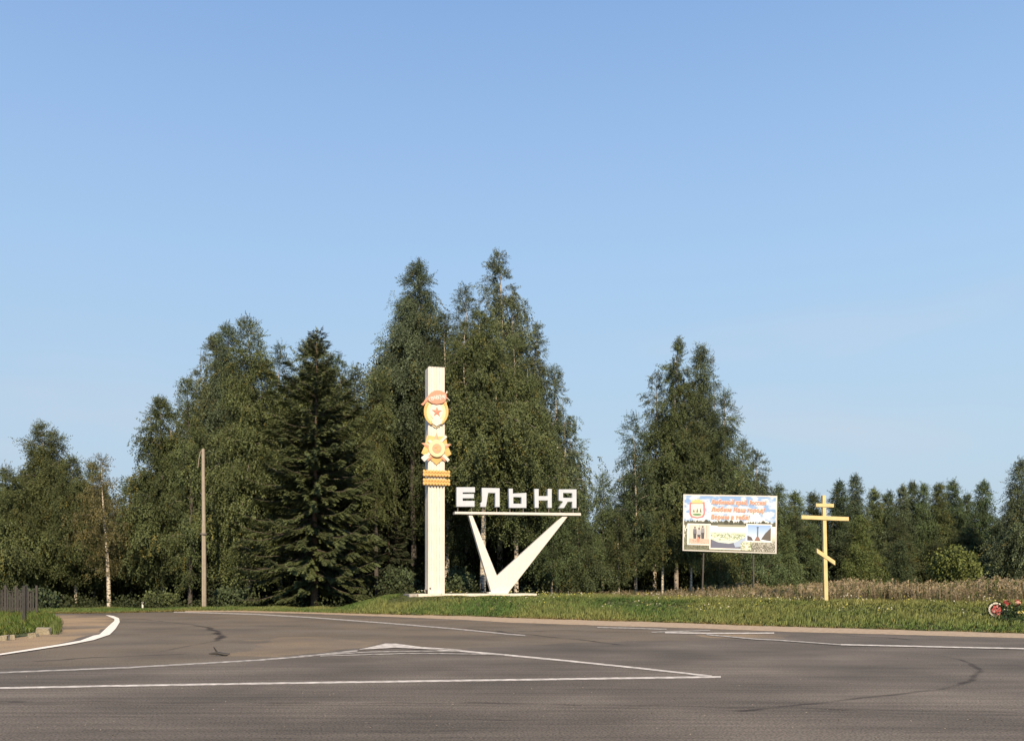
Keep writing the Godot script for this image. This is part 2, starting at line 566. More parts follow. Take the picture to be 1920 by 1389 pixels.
func spruce(p: Dictionary, root: Node3D) -> void:
	rng.seed = p.seed
	var ht: float = p.ht
	var R: float = p.rad
	var cb: float = p.get("base", 0.06)
	var tone: Color = p.get("tone", Color(0.062, 0.086, 0.038))
	var dens: float = p.get("dens", 1.0)
	var tr := arr()
	var lm := arr()
	var cr := arr()
	var leaf_at := []
	var leaf_c := []
	var pts := []
	var rr := []
	var r0: float = p.get("trunk", 0.011 * ht + 0.02)
	for i in 9:
		var t := i / 8.0
		pts.append(Vector3(p.get("lean", 0.0) * ht * t, ht * t - (0.25 if i == 0 else 0.0), 0))
		rr.append(maxf(0.015, r0 * (1.0 - t)))
	tube_into(tr, pts, rr, 8)
	var y := cb * ht
	while y < ht * 0.985:
		var t := (y - cb * ht) / (ht * (1.0 - cb))
		var prof: float = R * pow(1.0 - t, p.get("pow", 0.9)) * (0.75 + 0.25 * smoothstep(0.0, 0.12, t)) + 0.12
		var n := 5 + int(5.0 * (1.0 - t))
		var turn := rng.randf() * TAU
		for k in n:
			var an := turn + TAU * k / n + rng.randf_range(-0.3, 0.3)
			var bl := prof * rng.randf_range(0.5, 1.15)
			var out := Vector3(cos(an), 0, sin(an))
			var tang := Vector3(-sin(an), 0, cos(an))
			var sl := lerpf(-0.42, 0.75, pow(t, 1.5)) + rng.randf_range(-0.26, 0.22)
			var bp := []
			var br := []
			var st: Vector3 = Vector3(p.get("lean", 0.0) * y, y + rng.randf_range(-0.34, 0.34), 0)
			for s in 5:
				var q := s / 4.0
				bp.append(st + out * bl * q + Vector3.UP * bl * (sl * q + 0.26 * q * q * q))
				br.append(maxf(0.006, bl * 0.012 * (1.0 - q)))
			tube_into(lm, bp, br, 4)
			var ns := int((6.0 + bl * 11.0) * dens)
			var bt := tone * rng.randf_range(0.74, 1.26)
			for s in ns:
				var q := 0.02 + 0.94 * pow(rng.randf(), 0.9)
				var qi := clampi(int(q * 4.0), 0, 3)
				var a0: Vector3 = bp[qi].lerp(bp[qi + 1], q * 4.0 - qi)
				var sd := rng.randf_range(-1.0, 1.0)
				var dir := (out + tang * sd * 1.1 * (1.1 - q) + Vector3.UP * (sl * 0.5 + rng.randf_range(-0.5, 0.12))).normalized()
				var zz := dir.cross(Vector3(rng.randfn(0, 0.25), 1, rng.randfn(0, 0.25))).normalized()
				var k2 := clampf(bl * 0.28, 0.28, 0.55) * rng.randf_range(0.65, 1.15)
				var g := rng.randf_range(0.82, 1.2)
				leaf_at.append(Transform3D(Basis(dir, zz.cross(dir), zz) * Basis.from_scale(Vector3.ONE * k2), a0))
				leaf_c.append(Color(bt.r * g, bt.g * g, bt.b * g))
		y += lerpf(0.40, 0.24, t) * rng.randf_range(0.85, 1.15)
	# bare leader
	for s in 14:
		var f := rng.randf()
		spray(cr, Vector3(p.get("lean", 0.0) * ht, ht * (0.97 + 0.03 * f), 0), Vector3(rng.randfn(0, 0.5), 1, rng.randfn(0, 0.5)).normalized(), Vector3(rng.randfn(), 0, rng.randfn()).normalized(), 0.3, 0.04, tone)
	obj("trunk", arr_mesh(tr), M.spruce_bark, root)
	obj("branches", arr_mesh(lm), M.twig, root)
	obj("leader_shoots", arr_mesh(cr), M.needle, root)
	crown("crown", fronds, M.needle, leaf_at, leaf_c, root)


func bush(p: Dictionary, root: Node3D) -> void:
	rng.seed = p.seed
	var ht: float = p.ht
	var R: float = p.rad
	var tone: Color = p.get("tone", Color(0.085, 0.10, 0.032))
	var lm := arr()
	var cr := arr()
	var n := int(26 * p.get("dens", 1.0) + ht * R * 10.0)
	for i in n:
		var an := rng.randf() * TAU
		var rad := R * sqrt(rng.randf()) * 1.0
		var top := ht * rng.randf_range(0.62, 1.0) * sqrt(maxf(0.08, 1.0 - pow(rad / (R * 1.12), 2.0)))
		var tip := Vector3(cos(an) * rad, top, sin(an) * rad)
		var foot := Vector3(cos(an) * rad * 0.25, -0.1, sin(an) * rad * 0.25)
		var mid := foot.lerp(tip, 0.55) + Vector3(0, ht * 0.08, 0)
		tube_into(lm, [foot, mid, tip], [0.022, 0.014, 0.005], 4)
		var bt := tone * rng.randf_range(0.75, 1.25)
		var nc := int(5 + top * 3.2)
		for c in nc:
			var q := pow(rng.randf(), 0.7)
			var at: Vector3 = foot.lerp(mid, q * 2.0) if q < 0.5 else mid.lerp(tip, q * 2.0 - 1.0)
			at += Vector3(rng.randfn(0, R * 0.13), rng.randfn(0, 0.12), rng.randfn(0, R * 0.13))
			var c0 := bt * rng.randf_range(0.8, 1.2)
			for k in 9:
				var g := rng.randf_range(0.85, 1.2)
				add_leaf(cr, at + Vector3(rng.randfn(0, 0.13), rng.randfn(0, 0.15), rng.randfn(0, 0.13)), p.get("leaf", 0.15) * rng.randf_range(0.7, 1.3), Color(c0.r * g, c0.g * g, c0.b * g))
	obj("stems", arr_mesh(lm), M.twig, root)
	obj("foliage", arr_mesh(cr), M.birch_leaf, root)


# place a tree from its column, the row of its top and its half width in the photograph
func plant(kind: String, px: float, top: float, half: float, d: float, label: String, extra := {}, group := "") -> Node3D:
	var at := stand(px, d)
	var ht := (HORIZON - top) / FOCAL * d + EYE.y - at.y
	var p := {"ht": ht, "rad": half / FOCAL * d, "seed": int(px * 7 + top * 3 + d)}
	p.merge(extra, true)
	if p.has("tone") and kind != "bush":         # no two trees have quite the same green
		rng.seed = p.seed + 99
		var g := rng.randf_range(0.84, 1.18)
		var warm := rng.randf_range(-0.06, 0.10)
		p.tone = Color(p.tone.r * g * (1.0 + warm), p.tone.g * g, p.tone.b * g * (1.0 - warm))
	var called: String = {"birch": "birch_tree", "spruce": "spruce_tree", "bush": "bush", "young": "young_birch_tree"}[kind]
	var root := thing(called, label, "bush" if kind == "bush" else "tree", at, 0.0, group)
	match kind:
		"birch", "young": birch(p, root)
		"spruce": spruce(p, root)
		"bush": bush(p, root)
	root.set_meta("ht", ht)
	return root


func copy_of(src: Node3D, at: Vector3, turn: float, sc: Vector3, label: String, group := "") -> Node3D:
	var base := src.name.rstrip("0123456789").trim_suffix("_")
	var o: Node3D = src.duplicate()
	o.name = numbered(base)
	add_child(o)
	o.position = at
	o.rotation.y = turn
	o.scale = sc
	o.set_meta("label", label)
	if group:
		o.set_meta("group", group)
	elif o.has_meta("group"):
		o.remove_meta("group")
	return o


# ---------------------------------------------------------------- ground
func build_ground() -> void:
	var a := arr()
	var xs: Array[float] = [-420.0, -200.0, -120.0, -80.0]
	var v := -60.0
	while v <= 60.0:
		xs.append(v)
		v += 0.75
	xs.append_array([80.0, 120.0, 200.0, 420.0])
	var ds: Array[float] = [-200.0, -80.0, -40.0, -20.0, -8.0]
	v = 0.0
	while v <= 75.0:
		ds.append(v)
		v += 0.75
	ds.append_array([85.0, 100.0, 140.0, 220.0, 420.0, 640.0])
	for d in ds:
		for x in xs:
			a.v.append(Vector3(x, H(clampf(x, -60, 60), d), -d))
			var e := 0.3
			a.n.append(Vector3(H(x - e, d) - H(x + e, d), 2 * e, H(x, d + e) - H(x, d - e)).normalized())
	var w := xs.size()
	for j in ds.size() - 1:
		for i in w - 1:
			var q := j * w + i
			a.i.append_array(PackedInt32Array([q, q + w, q + 1, q + 1, q + w, q + w + 1]))
	obj("ground", arr_mesh(a), M.soil, self, "structure")


const RX0 := -42.0
const RD0 := 5.0
const RW := 84.0
const RD := 45.0
const TW := 2048
const TH := 1536
var road_px: PackedByteArray
var wear: FastNoiseLite


func blend_px(ix: int, iy: int, c: Color, k: float) -> void:
	if ix < 0 or iy < 0 or ix >= TW or iy >= TH or k <= 0.0:
		return
	var o := (iy * TW + ix) * 3
	road_px[o] = int(lerpf(road_px[o], c.r * 255.0, k))
	road_px[o + 1] = int(lerpf(road_px[o + 1], c.g * 255.0, k))
	road_px[o + 2] = int(lerpf(road_px[o + 2], c.b * 255.0, k))


func stain_line(pts: Array, width: float, c: Color, k: float) -> void:      # pts in (x, depth)
	for i in pts.size() - 1:
		var a: Vector2 = pts[i]
		var b: Vector2 = pts[i + 1]
		var n := int(a.distance_to(b) / 0.03) + 1
		for s in n:
			var p := a.lerp(b, float(s) / n)
			var brk := clampf(0.65 + 1.1 * wear.get_noise_2d(p.x * 14.0, p.y * 14.0), 0.0, 1.0)
			var r := width * (0.6 + 0.7 * absf(wear.get_noise_2d(p.x * 5.0 + 90, p.y * 5.0)))
			p += Vector2(wear.get_noise_2d(p.x * 9.0, 40.0), wear.get_noise_2d(30.0, p.x * 9.0)) * width * 1.2
			var cx := (p.x - RX0) / RW * TW
			var cy := (p.y - RD0) / RD * TH
			var rx := r / RW * TW
			var ry := r / RD * TH
			for iy in range(int(cy - ry), int(cy + ry) + 2):
				for ix in range(int(cx - rx), int(cx + rx) + 2):
					var q := Vector2((ix - cx) / rx, (iy - cy) / ry).length()
					blend_px(ix, iy, c, k * brk * clampf(1.15 - q, 0, 1) * 0.5)


func stain_area(poly: PackedVector2Array, c: Color, k: float, soft := 0.8) -> void:
	var lo := poly[0]
	var hi := poly[0]
	for p in poly:
		lo = lo.min(p); hi = hi.max(p)
	var y0 := maxi(0, int((lo.y - 1 - RD0) / RD * TH)); var y1 := mini(TH - 1, int((hi.y + 1 - RD0) / RD * TH))
	var x0 := maxi(0, int((lo.x - 1 - RX0) / RW * TW)); var x1 := mini(TW - 1, int((hi.x + 1 - RX0) / RW * TW))
	for iy in range(y0, y1 + 1):
		for ix in range(x0, x1 + 1):
			var p := Vector2(RX0 + ix * RW / TW, RD0 + iy * RD / TH)
			var n1 := wear.get_noise_2d(p.x * 3.0, p.y * 3.0)
			p += Vector2(n1, wear.get_noise_2d(p.y * 3.0, p.x * 3.0 + 50)) * soft
			if Geometry2D.is_point_in_polygon(p, poly):
				blend_px(ix, iy, c, k * clampf(0.75 + n1 * 0.8, 0, 1))


func flats(px: Array) -> PackedVector2Array:
	var out := PackedVector2Array()
	for p in px:
		out.append(flat(p[0], p[1]))
	return out


func road_texture() -> ImageTexture:
	wear = FastNoiseLite.new()
	wear.seed = 5
	wear.frequency = 0.11
	var fine := FastNoiseLite.new()
	fine.seed = 9; fine.frequency = 0.02; fine.fractal_octaves = 5
	var big := fine.get_image(TW / 2, TH / 2)
	big.resize(TW, TH, Image.INTERPOLATE_BILINEAR)
	big.convert(Image.FORMAT_L8)
	fine.seed = 21; fine.frequency = 0.11
	var streak := fine.get_image(TW / 16, TH)
	streak.resize(TW, TH, Image.INTERPOLATE_CUBIC)
	streak.convert(Image.FORMAT_L8)
	var b1 := big.get_data()
	var b2 := streak.get_data()
	road_px = PackedByteArray()
	road_px.resize(TW * TH * 3)
	var o := 0
	for iy in TH:
		var d := RD0 + iy * RD / TH
		var ks := 0.22 * (1.0 - smoothstep(12.0, 24.0, d)) + 0.08
		for ix in TW:
			var q := iy * TW + ix
			var v := 1.0 + (b1[q] - 128) * 0.0015 + (b2[q] - 128) * 0.0030 * ks
			road_px[o] = int(118.0 * v); road_px[o + 1] = int(111.0 * v); road_px[o + 2] = int(102.0 * v)
			o += 3
	var tan_ := Color(0.77, 0.665, 0.52)
	var dusty := Color(0.56, 0.505, 0.42)
	var dark := Color(0.17, 0.15, 0.135)
	# dusty side road and shoulder inside the thick white line
	stain_area(flats([[-150, 1240], [0, 1228], [120, 1206], [200, 1178], [222, 1162], [205, 1154], [-150, 1151]]), tan_, 0.85, 0.25)
	stain_area(flats([[-150, 1260], [300, 1248], [560, 1230], [700, 1212], [860, 1216], [1150, 1204], [1450, 1196], [1420, 1182], [960, 1168], [450, 1148], [220, 1150], [200, 1190], [60, 1222], [-150, 1240]]), dusty, 0.55, 0.6)
	stain_area(flats([[420, 1232], [560, 1229], [690, 1212], [720, 1203], [600, 1194], [470, 1200]]), tan_, 0.34, 1.4)
	stain_area(flats([[1250, 1184], [1460, 1190], [1460, 1198], [1330, 1195]]), tan_, 0.55, 0.5)
	# tyre marks and cracks
	stain_line(Array(flats([[252, 1160], [325, 1167.5], [362, 1172], [385, 1176], [402, 1182], [412, 1192], [405, 1202], [350, 1212], [300, 1222]])), 0.11, dark, 0.26)
	stain_line(Array(flats([[362, 1172.5], [392, 1177.5], [404, 1184], [411, 1195], [408, 1201]])), 0.16, dark, 0.4)
	stain_line(Array(flats([[340, 1226], [250, 1231], [175, 1233], [117, 1237], [60, 1240]])), 0.12, dark, 0.55)
	stain_line(Array(flats([[1797, 1237], [1820, 1245], [1835, 1258], [1815, 1280], [1765, 1294], [1665, 1304], [1565, 1316], [1440, 1329], [1380, 1334]])), 0.075, dark, 0.62)
	stain_line(Array(flats([[1700, 1224], [1760, 1229], [1800, 1238]])), 0.07, dark, 0.22)
	stain_line(Array(flats([[930, 1183], [960, 1187], [1085, 1200], [1160, 1209]])), 0.12, dark, 0.55)
	stain_line(Array(flats([[975, 1184], [1060, 1182.5], [1120, 1184.5], [1215, 1186]])), 0.13, dark, 0.5)
	stain_line(Array(flats([[1580, 1192], [1620, 1194.5], [1660, 1196], [1700, 1200]])), 0.16, dark, 0.6)
	stain_line(Array(flats([[700, 1177], [740, 1177.5]])), 0.16, dark, 0.4)
	stain_line(Array(flats([[870, 1178], [905, 1182], [960, 1188]])), 0.15, dark, 0.3)
	for s in [[1317, 1320, 0.10, 0.22], [1321, 1325, 0.07, 0.16], [1327, 1331, 0.06, 0.16], [1345, 1352, 0.05, 0.2], [1337, 1345, 0.05, 0.14], [1368, 1380, 0.04, 0.2]]:
		stain_line(Array(flats([[-100, s[0]], [500, s[0] + 1], [960, s[1]], [1450, s[1] + 8], [2020, s[1] + 20]])), s[2], dark, s[3])
	rng.seed = 77
	for i in 160:                                   # short scuffs along the carriageway
		var p := flat(rng.randf_range(-60, 1980), rng.randf_range(1262, 1388))
		var l := rng.randf_range(0.15, 1.1)
		stain_line([p, p + Vector2(l, rng.randf_range(-0.05, 0.03))], rng.randf_range(0.02, 0.045), dark, rng.randf_range(0.15, 0.5))
	for i in 420:                                   # embedded light chippings
		var p := flat(rng.randf_range(-60, 1980), 1200.0 + 188.0 * sqrt(rng.randf()))
		stain_line([p, p + Vector2(0.05, 0)], 0.03, Color(0.62, 0.58, 0.52), rng.randf_range(0.3, 0.9))
	var im := Image.create_from_data(TW, TH, false, Image.FORMAT_RGB8, road_px)
	return ImageTexture.create_from_image(im)


func ground_strip(poly: PackedVector2Array, y: float) -> ArrayMesh:
	var st := st_new()
	var idx := Geometry2D.triangulate_polygon(poly)
	for i in range(0, idx.size(), 3):
		var a := poly[idx[i]]; var b := poly[idx[i + 1]]; var c := poly[idx[i + 2]]
		if (b - a).cross(c - a) > 0:
			var t := b; b = c; c = t
		tri(st, Vector3(a.x, y, -a.y), Vector3(c.x, y, -c.y), Vector3(b.x, y, -b.y))
	return done(st)


func build_road() -> void:
	var m := StandardMaterial3D.new()
	m.resource_name = "asphalt"
	m.albedo_texture = road_texture()
	m.roughness = 0.92
	m.metallic_specular = 0.35
	m.detail_enabled = true
	m.detail_blend_mode = BaseMaterial3D.BLEND_MODE_MUL
	m.detail_uv_layer = BaseMaterial3D.DETAIL_UV_2
	m.detail_albedo = noise_tex(0.22, Color(0.36, 0.36, 0.36), Color(1, 1, 1), 1024, 5, 31, Color(0.86, 0.86, 0.86))
	# one sheet that follows the far edge
	var a := arr()
	var xs: Array[float] = []
	var v := -90.0
	while v <= 60.0:
		xs.append(v)
		v += 0.5 if v > -30 and v < 25 else 3.0
	var rows := 14
	for x in xs:
		var far := edge_d(x) - sand_width(x)
		for j in rows:
			var d := lerpf(-60.0, far, pow(float(j) / (rows - 1), 0.6))
			a.v.append(Vector3(x, 0.004, -d))
			a.n.append(Vector3.UP)
			a.u.append(Vector2((x - RX0) / RW, (d - RD0) / RD))
			a.w.append(Vector2(x, d) * 0.13)
	for i in xs.size() - 1:
		for j in rows - 1:
			var q := i * rows + j
			a.i.append_array(PackedInt32Array([q, q + 1, q + rows, q + 1, q + rows + 1, q + rows]))
	var road := obj("road", arr_mesh(a), m, self, "structure")
	# sandy verge between asphalt and grass
	var b := arr()
	var n := FastNoiseLite.new()
	n.seed = 3; n.frequency = 0.5
	v = -16.0
	var count := 0
	while v <= 40.0:
		var far := edge_d(v)
		var wd := sand_width(v)
		var ragged := n.get_noise_1d(v * 2.0) * 0.16
		for j in 5:
			var f := j / 4.0
			var d := far - wd - 0.25 + n.get_noise_1d(v * 3.0 + 200) * 0.2 + (wd + 0.55 + ragged) * f
			b.v.append(Vector3(v, 0.008 + 0.05 * sin(f * PI) + maxf(0.0, H(v, d)) * f, -d))
			b.n.append(Vector3.UP)
		count += 1
		v += 0.25
	for i in count - 1:
		for j in 4:
			var q := i * 5 + j
			b.i.append_array(PackedInt32Array([q, q + 1, q + 5, q + 1, q + 6, q + 5]))
	obj("sandy_verge", arr_mesh(b), M.sand, self, "structure")
	# painted lines; [centre points, thickness in photo rows]
	var y := 0.009
	for l in [
		["road_paint", 3.3, [[-120, 1293], [0, 1291], [240, 1286.5], [480, 1282.5], [720, 1279], [960, 1275.5], [1160, 1272.6], [1352, 1270]]],
		["road_paint_worn", 2.8, [[-120, 1266], [0, 1262], [240, 1252.5], [480, 1238.7], [580, 1230.5], [670, 1220.5]]],
		["road_paint", 3.0, [[722, 1208.5], [760, 1211], [800, 1217], [868, 1221.6], [955, 1229.5], [1080, 1241.5], [1210, 1255], [1335, 1269]]],
		["road_paint_worn", 1.6, [[560, 1231], [700, 1223], [790, 1221.6], [862, 1221.6]]],
		["road_paint_worn", 1.6, [[600, 1231], [755, 1226.4], [830, 1226.4], [915, 1227.6], [946, 1229.2]]],
		["road_paint_worn", 2.2, [[325, 1148], [400, 1149.8], [480, 1152.2], [580, 1158], [730, 1169.3], [850, 1179.4], [955, 1190], [985, 1192.4]]],
		["road_paint_worn", 1.8, [[1120, 1177], [1185, 1178.6], [1250, 1180.6]]],
		["road_paint_worn", 1.6, [[1222, 1186.2], [1280, 1184.4], [1332, 1182.8]]],
		["road_paint", 2.4, [[1247, 1186.9], [1330, 1188.4], [1400, 1188.3], [1452, 1187.9]]],
		["road_paint_worn", 2.0, [[1325, 1191], [1420, 1199.6], [1455, 1201.2], [1577, 1210]]],
		["road_paint", 2.4, [[1577, 1210], [1690, 1212.6], [1800, 1215.2], [1920, 1217.6], [2040, 1220]]],
	]:
		var up := PackedVector2Array()
		var dn := PackedVector2Array()
		for p in l[2]:
			up.append(flat(p[0], p[1] - l[1] * 0.5))
			dn.append(flat(p[0], p[1] + l[1] * 0.5))
		dn.reverse()
		up.append_array(dn)
		obj("painted_line", ground_strip(up, y), M[l[0]], road)
		y += 0.0012
	var apex := flats([[672, 1219.5], [700, 1213.5], [722, 1208], [742, 1208.2], [790, 1214.5], [868, 1219.8], [800, 1218.6], [742, 1216.0], [700, 1218.4]])
	obj("painted_line", ground_strip(apex, y), M.road_paint, road)
	y += 0.0012
	var outer := [[-110, 1249], [-60, 1240.5], [0, 1230], [75, 1218.7], [131, 1210], [175, 1201.3], [205, 1191.2], [216, 1180], [223.7, 1167.5], [222.5, 1160], [212, 1155.6], [198, 1153.8]]
	var inner := [[198, 1154.2], [205, 1157.5], [213.7, 1161.3], [213.7, 1165], [205, 1172.5], [186, 1190.6], [174, 1193.2], [150, 1202.5], [112, 1209.4], [62, 1217.5], [0, 1227.4], [-60, 1238], [-110, 1246]]
	outer.append_array(inner)
	obj("painted_line", ground_strip(flats(outer), y), M.road_paint_fresh, road)


func sand_width(x: float) -> float:
	const XS: Array[float] = [-9.0, -8.0, -5.0, -1.8, 0.0, 3.0, 8.3, 14.0, 40.0]
	const WS: Array[float] = [0.0, 0.3, 1.3, 2.7, 3.3, 3.1, 2.7, 1.9, 1.6]
	if x <= XS[0]:
		return 0.0
	for i in XS.size() - 1:
		if x <= XS[i + 1]:
			return lerpf(WS[i], WS[i + 1], (x - XS[i]) / (XS[i + 1] - XS[i]))
	return WS[-1]


# ---------------------------------------------------------------- the monument
const TURN := 0.28
var sign_n := Vector3(sin(TURN), 0, cos(TURN))
var sign_at := Vector3.ZERO


func on_sign(px: float, py: float, root: Node3D) -> Vector2:
	var p := root.transform.affine_inverse() * onplane(px, py, sign_at, sign_n)
	return Vector2(p.x, p.y)


func sign_poly(px: Array, root: Node3D) -> PackedVector2Array:
	var out := PackedVector2Array()
	for p in px:
		out.append(on_sign(p[0], p[1], root))
	return out


func build_monument() -> void:
	sign_at = EYE + ray(937, 1113) * 46.0
	# plinth
	var pl := thing("concrete_plinth", "long low concrete slab in the grass under the white stele and the town sign", "plinth", sign_at, TURN)
	var l := on_sign(782, 1113, pl).x
	var ll := on_sign(765, 1113, pl).x
	var r := on_sign(1003, 1113, pl).x
	obj("slab", box_mesh(l, -0.7, -1.6, r, 0.0, 0.35, 0.02), M.white_concrete, pl)
	obj("end_block", box_mesh(ll, -0.7, -1.5, l - 0.003, -0.01, 0.32, 0.03), M.concrete, pl)

	# stele
	var sp := onplane(818, 1113, sign_at, sign_n)
	sp.y = sign_at.y
	var s := thing("white_stele", "tall cream ribbed stele with two faded war emblems and gold ribbon bars", "stele", sp, TURN)
	var x0 := on_sign(803.5, 1100, s).x
	var x1 := on_sign(834, 1100, s).x
	var top := on_sign(815, 688.5, s).y
	var dp := 0.86
	obj("shaft", box_mesh(x0 + 0.03, 0.002, -dp + 0.03, x1 - 0.03, top - 0.03, -0.04, 0.0), M.cream, s)
	var n := 6
	var w := (x1 - x0) / n
	for i in n:
		obj("rib", box_mesh(x0 + w * i + 0.008, 0.004, -0.05, x0 + w * (i + 1) - 0.008, top, 0.0, 0.012), M.cream, s)
	for i in 3:
		var z0 := -dp + dp / 3.0 * i + 0.02
		obj("side_rib", box_mesh(x0 - 0.02, 0.004, z0, x0 + 0.045, top, z0 + dp / 3.0 - 0.05, 0.012), M.cream, s)
		obj("side_rib", box_mesh(x1 - 0.045, 0.004, z0, x1 + 0.0, top, z0 + dp / 3.0 - 0.05, 0.012), M.cream, s)
	obj("cap", box_mesh(x0 + 0.005, top + 0.002, -dp + 0.01, x1 - 0.005, top + 0.025, -0.006, 0.006), M.cream, s)
	obj("base_box", box_mesh(x0 - 0.06, 0.02, -0.5, x0 - 0.022, 0.2, -0.12), M.dark_gap, s)
	obj("fixing_plate", prism_mesh(circle(on_sign(806.5, 1103, s), 0.05, 0.05, 8), 0.0, 0.03), M.grey_steel, s)

	# upper badge: a wreath with banner and star
	var b := Node3D.new()
	b.name = "guards_badge"
	b.scale.z = 0.62
	s.add_child(b)
	obj("back_plate", prism_mesh(sign_poly([[797, 757], [795, 770], [798, 783], [805, 793], [812, 800], [817, 803], [823, 800], [830, 793], [837, 783], [839.5, 768], [836, 752], [826, 745], [808, 747]], s), 0.03, 0.10, 0.01), M.pale_gold, b)
	for side in [-1, 1]:
		for i in 9:
			var t := i / 8.0
			var ang := lerpf(0.62, -1.05, t)
			var cx: float = 817.0 + side * cos(ang) * 20.5
			var cy: float = 772.0 - sin(ang) * 25.0
			var c := on_sign(cx, cy, s)
			var dir := Vector2(side * sin(ang) * -1.0, cos(ang)).normalized()
			var q := Vector2(side, 0.0) * 0.45 + dir
			q = q.normalized()
			var nn := q.orthogonal()
			obj("wreath_leaf", prism_mesh(PackedVector2Array([c - q * 0.13, c + nn * 0.075, c + q * 0.15, c - nn * 0.075]), 0.105, 0.16 + 0.004 * i, 0.02), M.gold, b)
	obj("shield_disc", prism_mesh(circle(on_sign(817.5, 772, s), 0.33, 0.42, 30), 0.103, 0.135, 0.012), M.cream, b)
	obj("red_star", pyramid_star(on_sign(818.3, 772.5, s), 5, 0.26, 0.105, 0.136, 0.19), M.red, b)
	obj("lower_ribbon", prism_mesh(sign_poly([[808, 789], [813, 785], [823, 785], [829, 788], [827, 795], [817.5, 800], [810, 795]], s), 0.137, 0.20, 0.015), M.cream, b)
	obj("banner", prism_mesh(sign_poly([[788, 759], [793, 755], [797, 748.5], [802, 743], [807, 737], [813, 733.5], [819, 732.2], [826, 733.5], [832, 736.5], [836, 740], [836.5, 748], [833, 754.5], [828, 757], [817, 759], [808, 756.5], [801, 752], [796, 757], [792, 761.5]], s), 0.14, 0.23, 0.015), M.banner, b)
	var word := "ГВАРДИЯ"
	for i in word.length():
		var t := (i + 0.5) / word.length()
		var px := lerpf(802.5, 833.5, t)
		var py := 749.8 - 6.4 * sin(clampf(t * 1.15 + 0.02, 0, 1) * 1.9)
		var g := text_flat(word[i], 0.26, 0.012, 0.0)
		var o := obj("banner_letter", g, M.white, b)
		var c := on_sign(px, py + 1.6, s)
		o.position = Vector3(c.x, c.y, 0.242)
		o.rotation.z = lerpf(0.5, -0.28, t)
	obj("flag_tip", prism_mesh(sign_poly([[834.5, 738], [836.8, 733.5], [838, 735], [837, 738.5]], s), 0.15, 0.2, 0.0), M.cream, b)
	obj("tassel_cord", prism_mesh(sign_poly([[835.5, 745], [836.6, 745], [842.5, 751], [842, 752]], s), 0.15, 0.17, 0.0), M.cream, b)

	# second badge: rayed star
	var o2 := Node3D.new()
	o2.name = "order_star"
	o2.scale.z = 0.6
	s.add_child(o2)
	var c2 := on_sign(817.8, 841.5, s)
	obj("gold_star", pyramid_star(c2, 5, 0.80, 0.60, 0.05, 0.17, PI / 5.0), M.gold, o2)
	obj("sabre", prism_mesh(bar(on_sign(795, 860, s), on_sign(836, 818, s), 0.13), 0.10, 0.185, 0.012), M.cream, o2)
	obj("sabre_hilt", prism_mesh(bar(on_sign(791.5, 862.5, s), on_sign(801, 854.5, s), 0.26), 0.10, 0.20, 0.015), M.cream, o2)
	obj("rifle", prism_mesh(bar(on_sign(803, 826, s), on_sign(840.5, 864.5, s), 0.15), 0.10, 0.186, 0.012), M.cream, o2)
	obj("red_star", pyramid_star(c2, 5, 0.80, 0.33, 0.09, 0.27), M.pink, o2)
	obj("ring_disc", prism_mesh(circle(c2, 0.42, 0.43, 32), 0.17, 0.285, 0.02), M.pale_gold, o2)
	obj("centre_disc", prism_mesh(circle(c2, 0.235, 0.24, 28), 0.286, 0.31, 0.012), M.pink, o2)
	var sickle := PackedVector2Array()
	for i in 9:
		var an := lerpf(-2.2, 1.5, i / 8.0)
		sickle.append(c2 + Vector2(cos(an), sin(an)) * 0.13)
	for i in range(8, -1, -1):
		var an := lerpf(-2.2, 1.5, i / 8.0)
		sickle.append(c2 + Vector2(0.012, 0.012) + Vector2(cos(an), sin(an)) * 0.092)
	obj("sickle", prism_mesh(sickle, 0.311, 0.326), M.gold, o2)
	obj("hammer_handle", prism_mesh(bar(c2 + Vector2(0.10, -0.11), c2 + Vector2(-0.06, 0.06), 0.032), 0.327, 0.338), M.gold, o2)
	obj("hammer_head", prism_mesh(bar(c2 + Vector2(-0.11, 0.03), c2 + Vector2(-0.03, 0.10), 0.055), 0.339, 0.35), M.gold, o2)

	# gold ribbon bars
	for rows in [[882.0, 894.0], [898.0, 910.5]]:
		var rb := Node3D.new()
		rb.name = "ribbon_bar"
		s.add_child(rb, true)
		var a0 := on_sign(791.5, rows[1], s)
		var a1 := on_sign(843.5, rows[0], s)
		obj("bracket", box_mesh(a0.x + 0.05, a0.y + 0.04, -0.45, a0.x + 0.11, a1.y - 0.04, 0.06, 0.0), M.dark_gap, rb)
		obj("bracket", box_mesh(a1.x - 0.11, a0.y + 0.04, -0.45, a1.x - 0.05, a1.y - 0.04, 0.06, 0.0), M.dark_gap, rb)
		obj("plate", box_mesh(a0.x + 0.03, a0.y + 0.05, 0.05, a1.x - 0.03, a1.y - 0.05, 0.10, 0.01), M.gold, rb)
		var k := 9
		var bw := (a1.x - a0.x) / k
		for i in k:
			for j in 2:
				var cy := lerpf(a0.y, a1.y, 0.27 + 0.46 * j)
				var cx := a0.x + bw * (i + 0.5)
				var hh := (a1.y - a0.y) * 0.235
				obj("oak_leaf", prism_mesh(PackedVector2Array([Vector2(cx - bw * 0.46, cy), Vector2(cx - bw * 0.25, cy + hh), Vector2(cx + bw * 0.16, cy + hh * 0.85), Vector2(cx + bw * 0.44, cy + hh * 0.2), Vector2(cx + bw * 0.3, cy - hh * 0.9), Vector2(cx - bw * 0.2, cy - hh)]), 0.10, 0.165, 0.022), M.gold, rb)

	# town sign
	var t := thing("town_sign", "white town name sign on a V shaped support beside the stele", "sign", sign_at, TURN)
